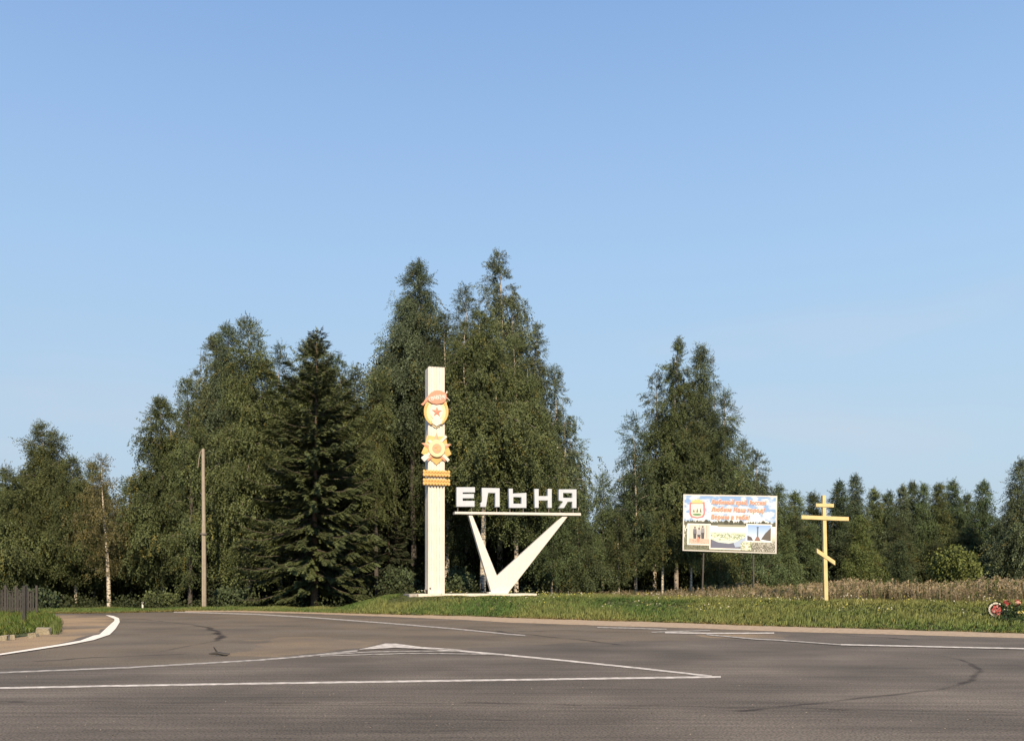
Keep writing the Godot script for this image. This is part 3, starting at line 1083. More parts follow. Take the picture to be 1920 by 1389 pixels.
	obj("foot_block", box_mesh(on_sign(915.5, 1113, t).x, 0.003, -0.32, on_sign(952.5, 1113, t).x, 0.085, 0.1, 0.012), M.white, t)
	obj("v_support", prism_mesh(sign_poly([[878.5, 965.5], [885.5, 965.5], [932.3, 1080], [1055.5, 968], [1065, 968], [953.5, 1110.7], [921.5, 1110.7]], t), -0.28, 0.0, 0.012), M.white, t)
	obj("beam", prism_mesh(sign_poly([[852, 959.4], [1088.5, 962], [1088.5, 967], [852, 963.9]], t), -0.36, 0.09, 0.012), M.white, t)
	var glyphs := {
		"letter_ye": [[856, 913.3], [890.7, 913.3], [890.7, 923], [867.7, 923.3], [867.7, 926], [888.8, 926], [888.8, 934.2], [867.7, 934.2], [867.7, 938.8], [889.8, 938.8], [889.8, 949.8], [856, 949.8]],
		"letter_el": [[903.5, 914.5], [937, 915.2], [937, 950.5], [928.8, 950.5], [928.8, 924.5], [915.5, 924.2], [911.3, 950.4], [901, 950.4], [901, 943], [903.8, 941]],
		"letter_soft_sign": [[954, 916], [961.5, 916], [961.5, 925.2], [987, 923.8], [987, 951.8], [955, 951.8]],
		"letter_en": [[1002, 916.5], [1010.3, 916.5], [1010.3, 930], [1027.3, 930], [1027.3, 916.5], [1034.8, 916.5], [1034.8, 952], [1027.3, 952], [1027.3, 938.3], [1010.3, 938.3], [1010.3, 952], [1003, 952]],
		"letter_ya": [[1048, 917.3], [1081, 917.3], [1081, 952.3], [1073.2, 952.3], [1073.2, 940.5], [1064.5, 940.5], [1057.5, 952.3], [1048.5, 952.3], [1056, 940], [1048, 938]],
	}
	var holes := {
		"letter_soft_sign": [[962.5, 932.5], [978, 932], [978, 944], [962.5, 944]],
		"letter_ya": [[1056, 924.3], [1073.2, 924.3], [1073.2, 933], [1056, 933]],
	}
	for g in glyphs:
		var poly := sign_poly(glyphs[g], t)
		var o: MeshInstance3D
		if holes.has(g):
			# cut the opening by a thin slit so that the outline stays one polygon
			var hole := sign_poly(holes[g], t)
			o = obj(g, holed(poly, hole, -0.2, 0.0), M.letter, t)
		else:
			o = obj(g, prism_mesh(poly, -0.2, 0.0, 0.012), M.letter, t)
		var ends: Array = {"letter_ye": [859, 885], "letter_el": [906, 932], "letter_soft_sign": [957, 982], "letter_en": [1005.5, 1030], "letter_ya": [1051, 1076]}[g]
		for px in ends:
			var y0 := on_sign(px, 961.5, t)
			var y1 := on_sign(px, 950.2, t)
			obj("stub_post", tube_mesh([Vector3(y0.x, y0.y, -0.1), Vector3(y1.x, y1.y - 0.02, -0.1)], [0.025, 0.025], 8, false), M.grey_steel, o)


func holed(outer: PackedVector2Array, hole: PackedVector2Array, z0: float, z1: float) -> ArrayMesh:
	# split at the hole's middle height into pieces that butt against each other
	var st := st_new()
	var lo := hole[0]; var hi := hole[0]
	for p in hole:
		lo = lo.min(p); hi = hi.max(p)
	var big := 50.0
	for r in [rect(-big, -big, lo.x, big), rect(hi.x, -big, big, big), rect(lo.x, hi.y, hi.x, big), rect(lo.x, -big, hi.x, lo.y)]:
		for piece in Geometry2D.intersect_polygons(outer, r):
			prism(st, piece, z0, z1, 0.0)
	return done(st)


func text_flat(txt: String, size: float, depth: float, shear: float, font_name := "Droid Sans", bold := true) -> ArrayMesh:
	var f := SystemFont.new()
	f.font_names = PackedStringArray([font_name])
	if bold:
		f.font_weight = 700
	var tm := TextMesh.new()
	tm.font = f
	tm.text = txt
	tm.font_size = 64
	tm.pixel_size = size / 64.0
	tm.depth = depth
	tm.curve_step = 2.0
	tm.horizontal_alignment = HORIZONTAL_ALIGNMENT_CENTER
	var s := tm.surface_get_arrays(0) if tm.get_surface_count() else []
	var a := arr()
	for v in s[Mesh.ARRAY_VERTEX]:
		a.v.append(Vector3(v.x + v.y * shear, v.y, v.z))
	a.n = s[Mesh.ARRAY_NORMAL]
	if s[Mesh.ARRAY_INDEX] != null:
		a.i = s[Mesh.ARRAY_INDEX]
	else:
		a.i = PackedInt32Array(range(a.v.size()))
	return arr_mesh(a)


# ---------------------------------------------------------------- billboard
func fill_poly(im: Image, poly: PackedVector2Array, c: Color) -> void:
	var lo := poly[0]; var hi := poly[0]
	for p in poly:
		lo = lo.min(p); hi = hi.max(p)
	for y in range(maxi(0, int(lo.y)), mini(im.get_height(), int(hi.y) + 1)):
		for x in range(maxi(0, int(lo.x)), mini(im.get_width(), int(hi.x) + 1)):
			if Geometry2D.is_point_in_polygon(Vector2(x + 0.5, y + 0.5), poly):
				im.set_pixel(x, y, c)


func speckle(im: Image, x0: int, y0: int, x1: int, y1: int, cols: Array, n: int, rad: int, r: RandomNumberGenerator) -> void:
	for i in n:
		var x := r.randi_range(x0, x1 - 1); var y := r.randi_range(y0, y1 - 1)
		var s := r.randi_range(1, rad)
		im.fill_rect(Rect2i(x, y, mini(s, x1 - x), mini(s, y1 - y)), cols[r.randi() % cols.size()])


func poster() -> ImageTexture:       # printed sheet, 528 x 324
	var r := RandomNumberGenerator.new()
	r.seed = 8
	var w := 528; var h := 324
	var im := Image.create(w, h, false, Image.FORMAT_RGB8)
	var n := FastNoiseLite.new()
	n.seed = 12; n.frequency = 0.012; n.fractal_octaves = 4
	for y in h:
		for x in w:
			var c: Color
			if y < 160:
				var k := clampf(n.get_noise_2d(x, y * 1.6) * 1.8 + 0.50 + 0.45 * (y / 160.0) - 0.6 * exp(-pow((x - 260) / 150.0, 2) - pow(y / 60.0, 2)), 0, 1)
				c = Color(0.46, 0.62, 0.84).lerp(Color(0.90, 0.92, 0.93), k)
			elif y < 214:
				c = Color(0.93, 0.93, 0.90)
			else:
				c = Color(0.88, 0.89, 0.84).lerp(Color(0.40, 0.42, 0.33), smoothstep(214, 310, y))
			im.set_pixel(x, y, c)
	# far shore with trees
	for x in w:
		var top := 152.0 + n.get_noise_2d(x * 6.0, 5) * 14.0
		for y in range(int(top), 174):
			im.set_pixel(x, y, Color(0.20, 0.22, 0.17).lerp(Color(0.35, 0.36, 0.28), r.randf() * 0.6))
	for cx in [245, 275, 330, 458, 130]:
		fill_poly(im, circle(Vector2(cx, 156), 12, 16, 12), Color(0.17, 0.19, 0.15))
	im.fill_rect(Rect2i(195, 168, 160, 12), Color(0.55, 0.55, 0.48))
	speckle(im, 0, 172, 24, 310, [Color(0.30, 0.32, 0.26), Color(0.40, 0.42, 0.34)], 240, 7, r)
	speckle(im, 0, 286, 528, 322, [Color(0.30, 0.32, 0.24), Color(0.42, 0.42, 0.34), Color(0.24, 0.25, 0.2)], 1500, 8, r)
	speckle(im, 396, 262, 526, 320, [Color(0.78, 0.78, 0.76), Color(0.45, 0.45, 0.42), Color(0.62, 0.62, 0.6), Color(0.3, 0.3, 0.27)], 900, 5, r)
	# left picture: three people in a pale wood beside a stone
	im.fill_rect(Rect2i(20, 166, 136, 128), Color(0.95, 0.94, 0.91))
	im.fill_rect(Rect2i(27, 173, 122, 114), Color(0.80, 0.78, 0.74))
	for i in 14:
		im.fill_rect(Rect2i(27 + r.randi() % 118, 173, r.randi_range(1, 4), 78), Color(0.62, 0.60, 0.56).lerp(Color(0.9, 0.88, 0.84), r.randf()))
	for q in [[64, 190, Color(0.36, 0.37, 0.42)], [88, 196, Color(0.66, 0.67, 0.70)], [110, 184, Color(0.50, 0.51, 0.54)]]:
		fill_poly(im, circle(Vector2(q[0], q[1]), 5, 6, 10), Color(0.30, 0.25, 0.22))
		fill_poly(im, PackedVector2Array([Vector2(q[0] - 10, q[1] + 8), Vector2(q[0] + 10, q[1] + 8), Vector2(q[0] + 11, q[1] + 36), Vector2(q[0] - 11, q[1] + 36)]), q[2])
		fill_poly(im, PackedVector2Array([Vector2(q[0] - 10, q[1] + 36), Vector2(q[0] + 10, q[1] + 36), Vector2(q[0] + 8, 258), Vector2(q[0] - 8, 258)]), Color(0.22, 0.22, 0.25))
	im.fill_rect(Rect2i(27, 256, 122, 31), Color(0.74, 0.68, 0.62))
	speckle(im, 27, 258, 149, 287, [Color(0.82, 0.72, 0.66), Color(0.55, 0.45, 0.4), Color(0.86, 0.62, 0.56)], 130, 6, r)
	fill_poly(im, circle(Vector2(84, 262), 9, 15, 14), Color(0.86, 0.52, 0.45))
	# middle picture: white blossoms over dark water
	im.fill_rect(Rect2i(150, 190, 216, 126), Color(0.95, 0.94, 0.90))
	im.fill_rect(Rect2i(156, 212, 204, 96), Color(0.78, 0.85, 0.82))
	speckle(im, 156, 218, 360, 262, [Color(0.90, 0.92, 0.84), Color(0.66, 0.74, 0.60), Color(0.84, 0.88, 0.76), Color(0.44, 0.53, 0.40)], 700, 8, r)
	speckle(im, 156, 226, 360, 244, [Color(0.45, 0.5, 0.42), Color(0.9, 0.92, 0.82)], 120, 6, r)
	fill_poly(im, PackedVector2Array([Vector2(156, 256), Vector2(200, 274), Vector2(262, 280), Vector2(310, 270), Vector2(360, 240), Vector2(360, 308), Vector2(156, 308)]), Color(0.33, 0.35, 0.45))
	fill_poly(im, PackedVector2Array([Vector2(290, 276), Vector2(360, 238), Vector2(360, 292), Vector2(300, 300)]), Color(0.62, 0.70, 0.82))
	speckle(im, 330, 262, 392, 316, [Color(0.92, 0.91, 0.82), Color(0.84, 0.84, 0.72), Color(0.42, 0.50, 0.34)], 220, 8, r)
	# right picture: a column against the sky
	im.fill_rect(Rect2i(362, 160, 146, 106), Color(0.95, 0.95, 0.94))
	for y in range(165, 261):
		im.fill_rect(Rect2i(368, y, 134, 1), Color(0.50, 0.66, 0.90).lerp(Color(0.88, 0.93, 0.96), (y - 165) / 96.0))
	fill_poly(im, PackedVector2Array([Vector2(502, 180), Vector2(470, 214), Vector2(446, 250), Vector2(502, 258)]), Color(0.28, 0.27, 0.25))
	fill_poly(im, PackedVector2Array([Vector2(368, 228), Vector2(392, 238), Vector2(402, 258), Vector2(368, 258)]), Color(0.26, 0.24, 0.25))
	im.fill_rect(Rect2i(423, 182, 8, 64), Color(0.33, 0.38, 0.48))
	im.fill_rect(Rect2i(421, 176, 12, 7), Color(0.26, 0.30, 0.38))
	fill_poly(im, PackedVector2Array([Vector2(420, 236), Vector2(434, 236), Vector2(446, 260), Vector2(408, 260)]), Color(0.50, 0.36, 0.32))
	# coat of arms: red frame, pale field, three trees, gold crown
	fill_poly(im, PackedVector2Array([Vector2(30, 40), Vector2(120, 36), Vector2(122, 110), Vector2(112, 128), Vector2(76, 136), Vector2(40, 130), Vector2(30, 112)]), Color(0.80, 0.44, 0.46))
	fill_poly(im, PackedVector2Array([Vector2(40, 50), Vector2(110, 48), Vector2(112, 104), Vector2(104, 120), Vector2(76, 127), Vector2(48, 121), Vector2(41, 106)]), Color(0.95, 0.92, 0.84))
	fill_poly(im, PackedVector2Array([Vector2(44, 44), Vector2(42, 24), Vector2(54, 32), Vector2(62, 18), Vector2(75, 26), Vector2(88, 16), Vector2(96, 30), Vector2(106, 22), Vector2(106, 44)]), Color(0.93, 0.76, 0.48))
	for q in [[56, 78], [76, 70], [96, 70]]:
		fill_poly(im, PackedVector2Array([Vector2(q[0], q[1]), Vector2(q[0] + 7, 99), Vector2(q[0] - 7, 99)]), Color(0.36, 0.40, 0.32))
	fill_poly(im, circle(Vector2(76, 112), 28, 7, 18), Color(0.32, 0.50, 0.33))
	for y in h:                          # bleached by years of sun
		for x in w:
			im.set_pixel(x, y, im.get_pixel(x, y).lerp(Color(0.90, 0.90, 0.88), 0.14))
	return ImageTexture.create_from_image(im)


func build_billboard() -> void:
	var a := -0.24
	var at := stand(1369, 50.0)
	var n := Vector3(sin(a), 0, cos(a))
	var bb := thing("billboard", "billboard on two thin posts printed with sky, three pictures and red greeting", "billboard", at, a)
	var inv := bb.transform.affine_inverse()
	var c: Array[Vector2] = []
	for p in [[1281.5, 926.5], [1458, 929.5], [1456.5, 1038.5], [1280, 1032.5]]:
		var q := inv * onplane(p[0], p[1], at, n)
		c.append(Vector2(q.x, q.y))
	obj("board", prism_mesh(PackedVector2Array(c), -0.09, 0.0, 0.01), M.white, bb)
	var mid := (c[0] + c[1] + c[2] + c[3]) / 4.0
	var ins: Array[Vector2] = []
	for p in c:
		ins.append(mid + (p - mid) * Vector2(0.972, 0.955))
	var m := StandardMaterial3D.new()
	m.resource_name = "printed_sheet"
	m.albedo_texture = poster()
	m.roughness = 0.55
	var s := arr()
	for k in 4:
		s.v.append(Vector3(ins[k].x, ins[k].y, 0.004)); s.n.append(Vector3(0, 0, 1))
	s.u = PackedVector2Array([Vector2(0, 0), Vector2(1, 0), Vector2(1, 1), Vector2(0, 1)])
	s.i = PackedInt32Array([0, 1, 2, 0, 2, 3])
	obj("print", arr_mesh(s), m, bb)
	# red greeting, flat print
	var ex := (c[1] - c[0]).normalized()
	var wdt := c[0].distance_to(c[1])
	var up := (c[0] - c[3])
	var red := StandardMaterial3D.new()
	red.resource_name = "red_print"; red.albedo_color = lin(0.74, 0.31, 0.21); red.roughness = 0.55
	var pale := StandardMaterial3D.new()
	pale.resource_name = "pale_print"; pale.albedo_color = lin(0.82, 0.74, 0.68); pale.roughness = 0.55
	var ink := StandardMaterial3D.new()
	ink.resource_name = "dark_print"; ink.albedo_color = lin(0.30, 0.25, 0.22); ink.roughness = 0.55
	for row in [["Любимый край, Россия!", 0.302, 0.885, 0.875, 0.27], ["Любим Наш город!", 0.302, 0.87, 0.745, 0.28], ["Верим в тебя!", 0.302, 0.715, 0.615, 0.28]]:
		var g := text_flat(row[0], row[4] * 1.25, 0.002, 0.16)
		var bbx := g.get_aabb()
		var want: float = (row[2] - row[1]) * wdt
		var k := want / bbx.size.x
		var centre: Vector2 = c[3] + ex * wdt * (row[1] + row[2]) * 0.5 + up * row[3]
		var tilt := atan2(ex.y, ex.x)
		for q in [[pale, Vector2(-0.016, 0.016), 0.0072], [ink, Vector2(0.022, -0.03), 0.0095], [red, Vector2.ZERO, 0.0118]]:
			var o := obj("greeting_text", g, q[0], bb)
			o.scale = Vector3(k, 1.0, 1.0)
			o.rotation.z = tilt
			o.position = Vector3(centre.x + q[1].x - bbx.get_center().x * k, centre.y + q[1].y - 0.0, q[2])
	for q in [[1321.0, 1037.0, 1316.5, 1120.0, "wood"], [1413.0, 1040.0, 1413.5, 1120.0, "steel"]]:
		var p0 := inv * onplane(q[2], q[3], at, n)
		var p1 := inv * onplane(q[0], q[1], at, n)
		obj("post", tube_mesh([Vector3(p0.x, -0.3, -0.16), Vector3(p1.x, p1.y + 1.6, -0.16)], [0.05, 0.045], 10), M.darkened_bark, bb)
	for k in [0.3, 0.75]:
		var y0 := lerpf(c[3].y, c[0].y, k)
		obj("back_rail", box_mesh(c[0].x + 0.2, y0, -0.13, c[1].x - 0.2, y0 + 0.08, -0.093, 0.0), M.grey_steel, bb)


# ---------------------------------------------------------------- cross, pole, fence, wreaths
func build_cross() -> void:
	var at := stand(1548, 35.0)
	var n := Vector3(0, 0, 1)
	var cr := thing("wooden_cross", "tall yellow three barred wooden cross standing at the edge of the dry weeds", "cross", at)
	var inv := cr.transform.affine_inverse()
	var f := func(px: Array) -> PackedVector2Array:
		var out := PackedVector2Array()
		for p in px:
			var q := inv * onplane(p[0], p[1], at, n)
			out.append(Vector2(q.x, q.y))
		return out
	obj("upright", prism_mesh(f.call([[1543, 928.5], [1549.3, 928.5], [1554, 1136], [1547, 1136]]), -0.17, 0.0, 0.008), M.yellow_wood, cr)
	obj("title_bar", prism_mesh(f.call([[1530.5, 943.8], [1564, 944.6], [1564, 951.2], [1530.5, 950.4]]), -0.125, 0.022, 0.008), M.yellow_wood, cr)
	obj("main_bar", prism_mesh(f.call([[1503, 965.8], [1592, 969.3], [1592, 976.8], [1503, 973.3]]), -0.13, 0.025, 0.008), M.yellow_wood, cr)
	obj("slanted_bar", prism_mesh(f.call([[1532, 1028], [1566.5, 1051.5], [1566.5, 1060], [1532, 1036.5]]), -0.125, 0.022, 0.008), M.yellow_wood, cr)


func build_pole() -> void:
	var at := stand(382.3, 48.1)
	var top := (HORIZON - 842.0) / FOCAL * 48.1 + EYE.y - at.y
	var p := thing("utility_pole", "bare wooden utility pole without wires at the bend of the side road", "pole", at)
	var px := 48.1 / FOCAL
	var pts := []
	var rr := []
	for i in 9:
		var t := i / 8.0
		pts.append(Vector3(lerpf(-0.2, -1.6, t) * px + 0.012 * sin(t * 5.0), lerpf(-0.3, top, t), 0))
		rr.append(lerpf(4.4, 2.9, t) * px)
	obj("shaft", tube_mesh(pts, rr, 14), M.wood_pole, p)
	obj("splint", tube_mesh([Vector3(-1.0 * px, 0.0, 0.10), Vector3(-1.9 * px, top * 0.53, 0.085)], [0.07, 0.05], 8), M.wood_pole, p)
	for y in [4.0]:
		obj("wire_binding", tube_mesh([Vector3(-1.0 * px, y, 0.01), Vector3(-1.0 * px, y + 0.07, 0.01)], [0.185, 0.185], 14, false), M.grey_steel, p)
	var cable := []
	var cr := []
	for i in 9:
		var t := i / 8.0
		cable.append(Vector3(-1.6 * px - t * 9.5 * px, top - 0.12 - 0.10 * t - t * t * t * 0.75 + 0.10 * sin(t * PI), 0.05))
		cr.append(0.018)
	obj("loose_cable", tube_mesh(cable, cr, 6), M.wood_pole, p)
	obj("hook", tube_mesh([Vector3(-3.2 * px, top * 0.715, 0.05), Vector3(-7.0 * px, top * 0.728, 0.06)], [0.02, 0.015], 6), M.grey_steel, p)


func build_left_corner() -> void:
	# raised strip of soil with grass at the left edge
	var outline := flats([[-160, 1216], [-60, 1207], [0, 1199], [30, 1196], [62, 1191], [93, 1186], [110, 1181], [112, 1171], [98, 1160], [72, 1154.5], [-160, 1150]])
	var st := st_new()
	var c := Vector2.ZERO
	for p in outline:
		c += p / outline.size()
	c = flat(-20, 1172)
	for i in outline.size():
		var a := outline[i]; var b := outline[(i + 1) % outline.size()]
		var a1 := a.lerp(c, 0.12); var b1 := b.lerp(c, 0.12)
		quad(st, Vector3(a.x, 0.006, -a.y), Vector3(a1.x, 0.11, -a1.y), Vector3(b1.x, 0.11, -b1.y), Vector3(b.x, 0.006, -b.y))
		tri(st, Vector3(a1.x, 0.11, -a1.y), Vector3(c.x, 0.16, -c.y), Vector3(b1.x, 0.11, -b1.y))
	obj("grass_bed", done(st), M.soil, self, "structure")
	patch = outline
	# fence
	var fa := flat(68, 1156.5)
	var fb := flat(-150, 1153.5)
	var fr := thing("picket_fence", "weathered grey fence with swagged top rails between its posts at the left edge", "fence", Vector3(fa.x, 0.08, -fa.y), 0.0)
	var dirv := Vector3(fb.x - fa.x, 0, -(fb.y - fa.y))
	var L := dirv.length()
	fr.rotation.y = atan2(-dirv.z, dirv.x)
	var step := 0.55
	var k := int(L / step)
	rng.seed = 61
	for i in k + 1:
		var x := i * step
		var hgt := 1.22 + rng.randf_range(-0.03, 0.04)
		obj("post", tube_mesh([Vector3(x, -0.15, 0), Vector3(x + rng.randf_range(-0.02, 0.02), hgt, 0)], [0.06, 0.052], 8), M.old_fence, fr)
		if i < k:
			var sw := []
			var sr := []
			for j in 7:
				var t := j / 6.0
				sw.append(Vector3(x + step * t, hgt - 0.05 - 0.19 * sin(t * PI), 0.0))
				sr.append(0.022)
			obj("top_rail", tube_mesh(sw, sr, 6, false), M.old_fence, fr)
			obj("lower_rail", box_mesh(x + 0.06, 0.22, -0.02, x + step - 0.06, 0.28, 0.02, 0.0), M.old_fence, fr)
			for j in 3:
				var px := x + step * (0.27 + 0.23 * j)
				var ph := hgt - 0.07 - 0.19 * sin((0.27 + 0.23 * j) * PI)
				obj("picket", box_mesh(px - 0.036, 0.06 + rng.randf_range(-0.02, 0.05), -0.045, px + 0.036, ph - rng.randf_range(0.0, 0.05), -0.022, 0.006), M.old_fence, fr)
	var pp := flat(45, 1174)
	var po := thing("iron_post", "thin black iron post standing alone in the grass before the grey fence", "post", Vector3(pp.x, 0.1, -pp.y))
	obj("shaft", box_mesh(-0.055, -0.2, -0.045, 0.045, 1.22, 0.045, 0.006), M.black_iron, po)
	obj("cap", box_mesh(-0.065, 1.223, -0.055, 0.055, 1.25, 0.055, 0.006), M.black_iron, po)
	# kerb stones
	rng.seed = 5
	for q in [[80, 1189.5, 27, 14, "largest pale broken kerb block at the tip of the left grass strip", 0.3], [62, 1194, 18, 9, "small pale stone lying left of the largest kerb block", -0.2], [55, 1196.5, 9, 6, "smallest stone at the foot of the pale kerb blocks", 0.7],
			[6, 1201, 17, 12, "mossy kerb stone half hidden by grass at the left frame edge", 0.1], [22, 1199, 9, 11, "narrow mossy kerb stone upright in the grass on the left", 0.5]]:
		var g := flat(q[0], q[1])
		var px: float = g.y / FOCAL
		var w: float = q[2] * px * 0.5
		var hgt: float = q[3] * px
		var s2 := st_new()
		var v: Array[Vector3] = []
		for yy in [0.0, 1.0]:
			for cx in [[-1, 1], [1, 1], [1, -1], [-1, -1]]:
				v.append(Vector3(cx[0] * w * rng.randf_range(0.8, 1.05) * (1.0 - 0.12 * yy), yy * hgt * rng.randf_range(0.75, 1.05) - 0.02, cx[1] * w * rng.randf_range(0.5, 0.75)))
		for e in 4:
			var e2 := (e + 1) % 4
			quad(s2, v[e], v[e + 4], v[e2 + 4], v[e2])
		var topc := (v[4] + v[5] + v[6] + v[7]) / 4.0 + Vector3(0, hgt * 0.08, 0)
		for e in 4:
			tri(s2, v[e + 4], topc, v[(e + 1) % 4 + 4])
		var o := obj("kerb_stone", done(s2), M.stone)
		o.position = Vector3(g.x, 0.0, -g.y)
		o.rotation.y = q[5]
		tag(o, q[4], "stone")
	# small marker post across the road
	var mk := thing("marker_post", "tiny white marker post in the far verge left of the utility pole", "post", stand(267, 50.0))
	obj("shaft", box_mesh(-0.045, -0.1, -0.04, 0.045, 0.36, 0.04, 0.006), M.white, mk)
	obj("band", box_mesh(-0.048, 0.24, -0.043, 0.048, 0.30, 0.043, 0.0), M.black_iron, mk)
	# twig on the asphalt
	var tw := flat(412, 1230)
	var tg := thing("fallen_twig", "dark broken twig lying on the asphalt of the side road", "twig", Vector3(tw.x, 0.03, -tw.y))
	obj("stick", tube_mesh([Vector3(-0.22, 0.02, 0.02), Vector3(-0.05, 0.03, 0), Vector3(0.12, 0.0, 0.03), Vector3(0.2, 0.02, 0.0)], [0.012, 0.03, 0.034, 0.012], 6), M.black_iron, tg)
	obj("side_shoot", tube_mesh([Vector3(-0.05, 0.03, 0), Vector3(-0.12, 0.16, 0.03)], [0.02, 0.008], 6), M.black_iron, tg)


var patch: PackedVector2Array


func petals(a: Dictionary, at: Vector3, r: float, n: int, c: Color, facing: Vector3) -> void:
	var e1 := facing.cross(Vector3.UP).normalized()
	var e2 := facing.cross(e1)
	for i in n:
		var an := TAU * i / n + rng.randf_range(-0.2, 0.2)
		var out := e1 * cos(an) + e2 * sin(an)
		var dir := (out + facing * rng.randf_range(0.2, 0.8)).normalized()
		var g := rng.randf_range(0.8, 1.2)
		spray(a, at, dir, facing.cross(dir).normalized(), r * rng.randf_range(0.85, 1.15), r * 0.36, Color(c.r * g, c.g * g, c.b * g))


func build_wreaths() -> void:
	rng.seed = 301
	var at := stand(1868, 28.2)
	var px := 28.2 / FOCAL
	var wr := thing("memorial_wreath", "round wreath of red flowers with a white rim leaning on the grass bank", "wreath", at, -0.25)
	var centre := Vector3(0, 15.5 * px, 0)
	var R := 11.2 * px
	var ring := []
	var rr := []
	for i in 25:
		var an := TAU * i / 24.0
		ring.append(centre + Vector3(cos(an) * R, sin(an) * R, sin(an) * -0.04))
		rr.append(0.045)
	obj("ring", tube_mesh(ring, rr, 8, false), M.black_iron, wr)
	var lv := arr()
	for i in 520:
		var an := rng.randf() * TAU
		var q := R * sqrt(rng.randf_range(0.1, 1.15))
		var out := Vector3(cos(an), sin(an), rng.randf_range(0.1, 0.7)).normalized()
		var g := rng.randf_range(0.6, 1.3)
		spray(lv, centre + Vector3(cos(an) * q, sin(an) * q, 0.02), out, out.cross(Vector3(0, 0, 1)).normalized(), 0.09, 0.022, Color(0.014 * g, 0.03 * g, 0.012 * g))
	obj("leaves", arr_mesh(lv), M.needle, wr)
	for i in 20:
		var an := rng.randf() * TAU
		var q := R * 0.62 * sqrt(rng.randf())
		var a := arr()
		for k in 3:
			petals(a, centre + Vector3(cos(an) * q + 0.02, sin(an) * q - 0.02, 0.07 + 0.012 * k), 0.062 - 0.012 * k, 6, Color(0.42, 0.09, 0.09) if i % 2 else Color(0.50, 0.22, 0.20), Vector3(cos(an) * 0.25, sin(an) * 0.25, 1).normalized())
		obj("red_flower", arr_mesh(a), M.petal, wr)
	for i in 15:
		var an := lerpf(1.15, 5.0, i / 14.0) + rng.randf_range(-0.08, 0.08)
		var a := arr()
		for k in 2:
			petals(a, centre + Vector3(cos(an) * R * 1.04, sin(an) * R * 1.04, 0.06 + 0.01 * k), 0.044 - 0.010 * k, 6, Color(0.58, 0.56, 0.47), Vector3(cos(an) * 0.3, sin(an) * 0.3, 1).normalized())
		obj("white_flower", arr_mesh(a), M.petal, wr)
	for q in [[1888, 1131.5, 7.0, 27.4, "round bunch of red flowers on a dark green stand, right beside the wreath", Color(0.34, 0.05, 0.05)], [1908, 1130.5, 6.5, 27.6, "red and pale pink flower bunch farthest right beside the wreath", Color(0.34, 0.10, 0.09)]]:
		var g := stand(q[0], q[3])
		var b := thing("flower_bunch", q[4], "flowers", g)
		var p2: float = q[3] / FOCAL
		var hc := Vector3(0, (HORIZON - q[1]) * p2 + 1.5 - g.y, 0)
		obj("stand", tube_mesh([Vector3(0, -0.1, 0), hc], [0.02, 0.015], 6), M.black_iron, b)
		var gl := arr()
		for i in 170:
			var dirv := Vector3(rng.randfn(0, 0.55), rng.randf_range(-0.2, 1.0), rng.randfn(0, 0.55)).normalized()
			var base := Vector3(rng.randfn(0, 0.10), hc.y * rng.randf_range(0.0, 0.95), rng.randfn(0, 0.10))
			var k := rng.randf_range(0.6, 1.3)
			spray(gl, base, dirv, dirv.cross(Vector3(rng.randfn(), 0.3, rng.randfn())).normalized(), 0.09, 0.022, Color(0.022 * k, 0.045 * k, 0.018 * k))
		obj("leaves", arr_mesh(gl), M.needle, b)
		for i in 17:
			var v := Vector3(rng.randfn(), rng.randfn(), absf(rng.randfn())).normalized()
			var a := arr()
			for k in 3:
				petals(a, hc + v * (q[2] * p2 * 0.62 + 0.01 * k), 0.06 - 0.012 * k, 6, q[5] if i % 5 else Color(0.62, 0.36, 0.30), v)
			obj("bloom", arr_mesh(a), M.petal, b)
	for q in [[1889, 1147, 7, Color(0.46, 0.47, 0.40), "small clump of white flowers in the grass right of the wreath"], [1915, 1148, 7, Color(0.48, 0.43, 0.16), "clump of pale yellow flowers in the grass at the right frame edge"]]:
		var g := stand(q[0], 28.0)
		var b := thing("flower_clump", q[4], "flowers", g)
		var hgt: float = (HORIZON - q[1]) * 28.0 / FOCAL + 1.5 - g.y
		var sm := arr()
		for i in 15:
			var x := rng.randfn(0, q[2] * 0.55 * 28.0 / FOCAL)
			var tip := Vector3(x, maxf(0.12, hgt + rng.randfn(0, 0.03)), rng.randfn(0, 0.08))
			tube_into(sm, [Vector3(x * 0.5, -0.03, tip.z * 0.5), tip], [0.006, 0.004], 4)
			var a := arr()
			petals(a, tip, 0.034, 7, q[3], Vector3(rng.randfn(0, 0.3), 0.6, 1).normalized())
			obj("bloom", arr_mesh(a), M.petal, b)
		obj("stems", arr_mesh(sm), M.twig, b)


# ---------------------------------------------------------------- grass and weeds
func tuft_mesh(blades: int, width: float) -> ArrayMesh:
	var a := arr()
	for i in blades:
		var an := rng.randf() * TAU
		var o := Vector3(rng.randfn(0, 0.18), 0, rng.randfn(0, 0.18))
		var bend := Vector3(cos(an), 0, sin(an)) * rng.randf_range(0.1, 0.5)
		var side := Vector3(-sin(an), 0, cos(an)) * width
		var h := rng.randf_range(0.55, 1.0)
		var b: int = a.v.size()
		var mid := o + bend * 0.35 + Vector3.UP * h * 0.6
		var tip := o + bend + Vector3.UP * h
		a.v.append_array(PackedVector3Array([o - side, o + side, mid + side * 0.7, mid - side * 0.7, tip]))
		var n := Vector3(cos(an), 0.5, sin(an)).normalized()
		for k in 5:
			a.n.append(n)
			a.c.append(Color.WHITE)
		a.i.append_array(PackedInt32Array([b, b + 1, b + 3, b + 1, b + 2, b + 3, b + 3, b + 2, b + 4]))
	return arr_mesh(a)


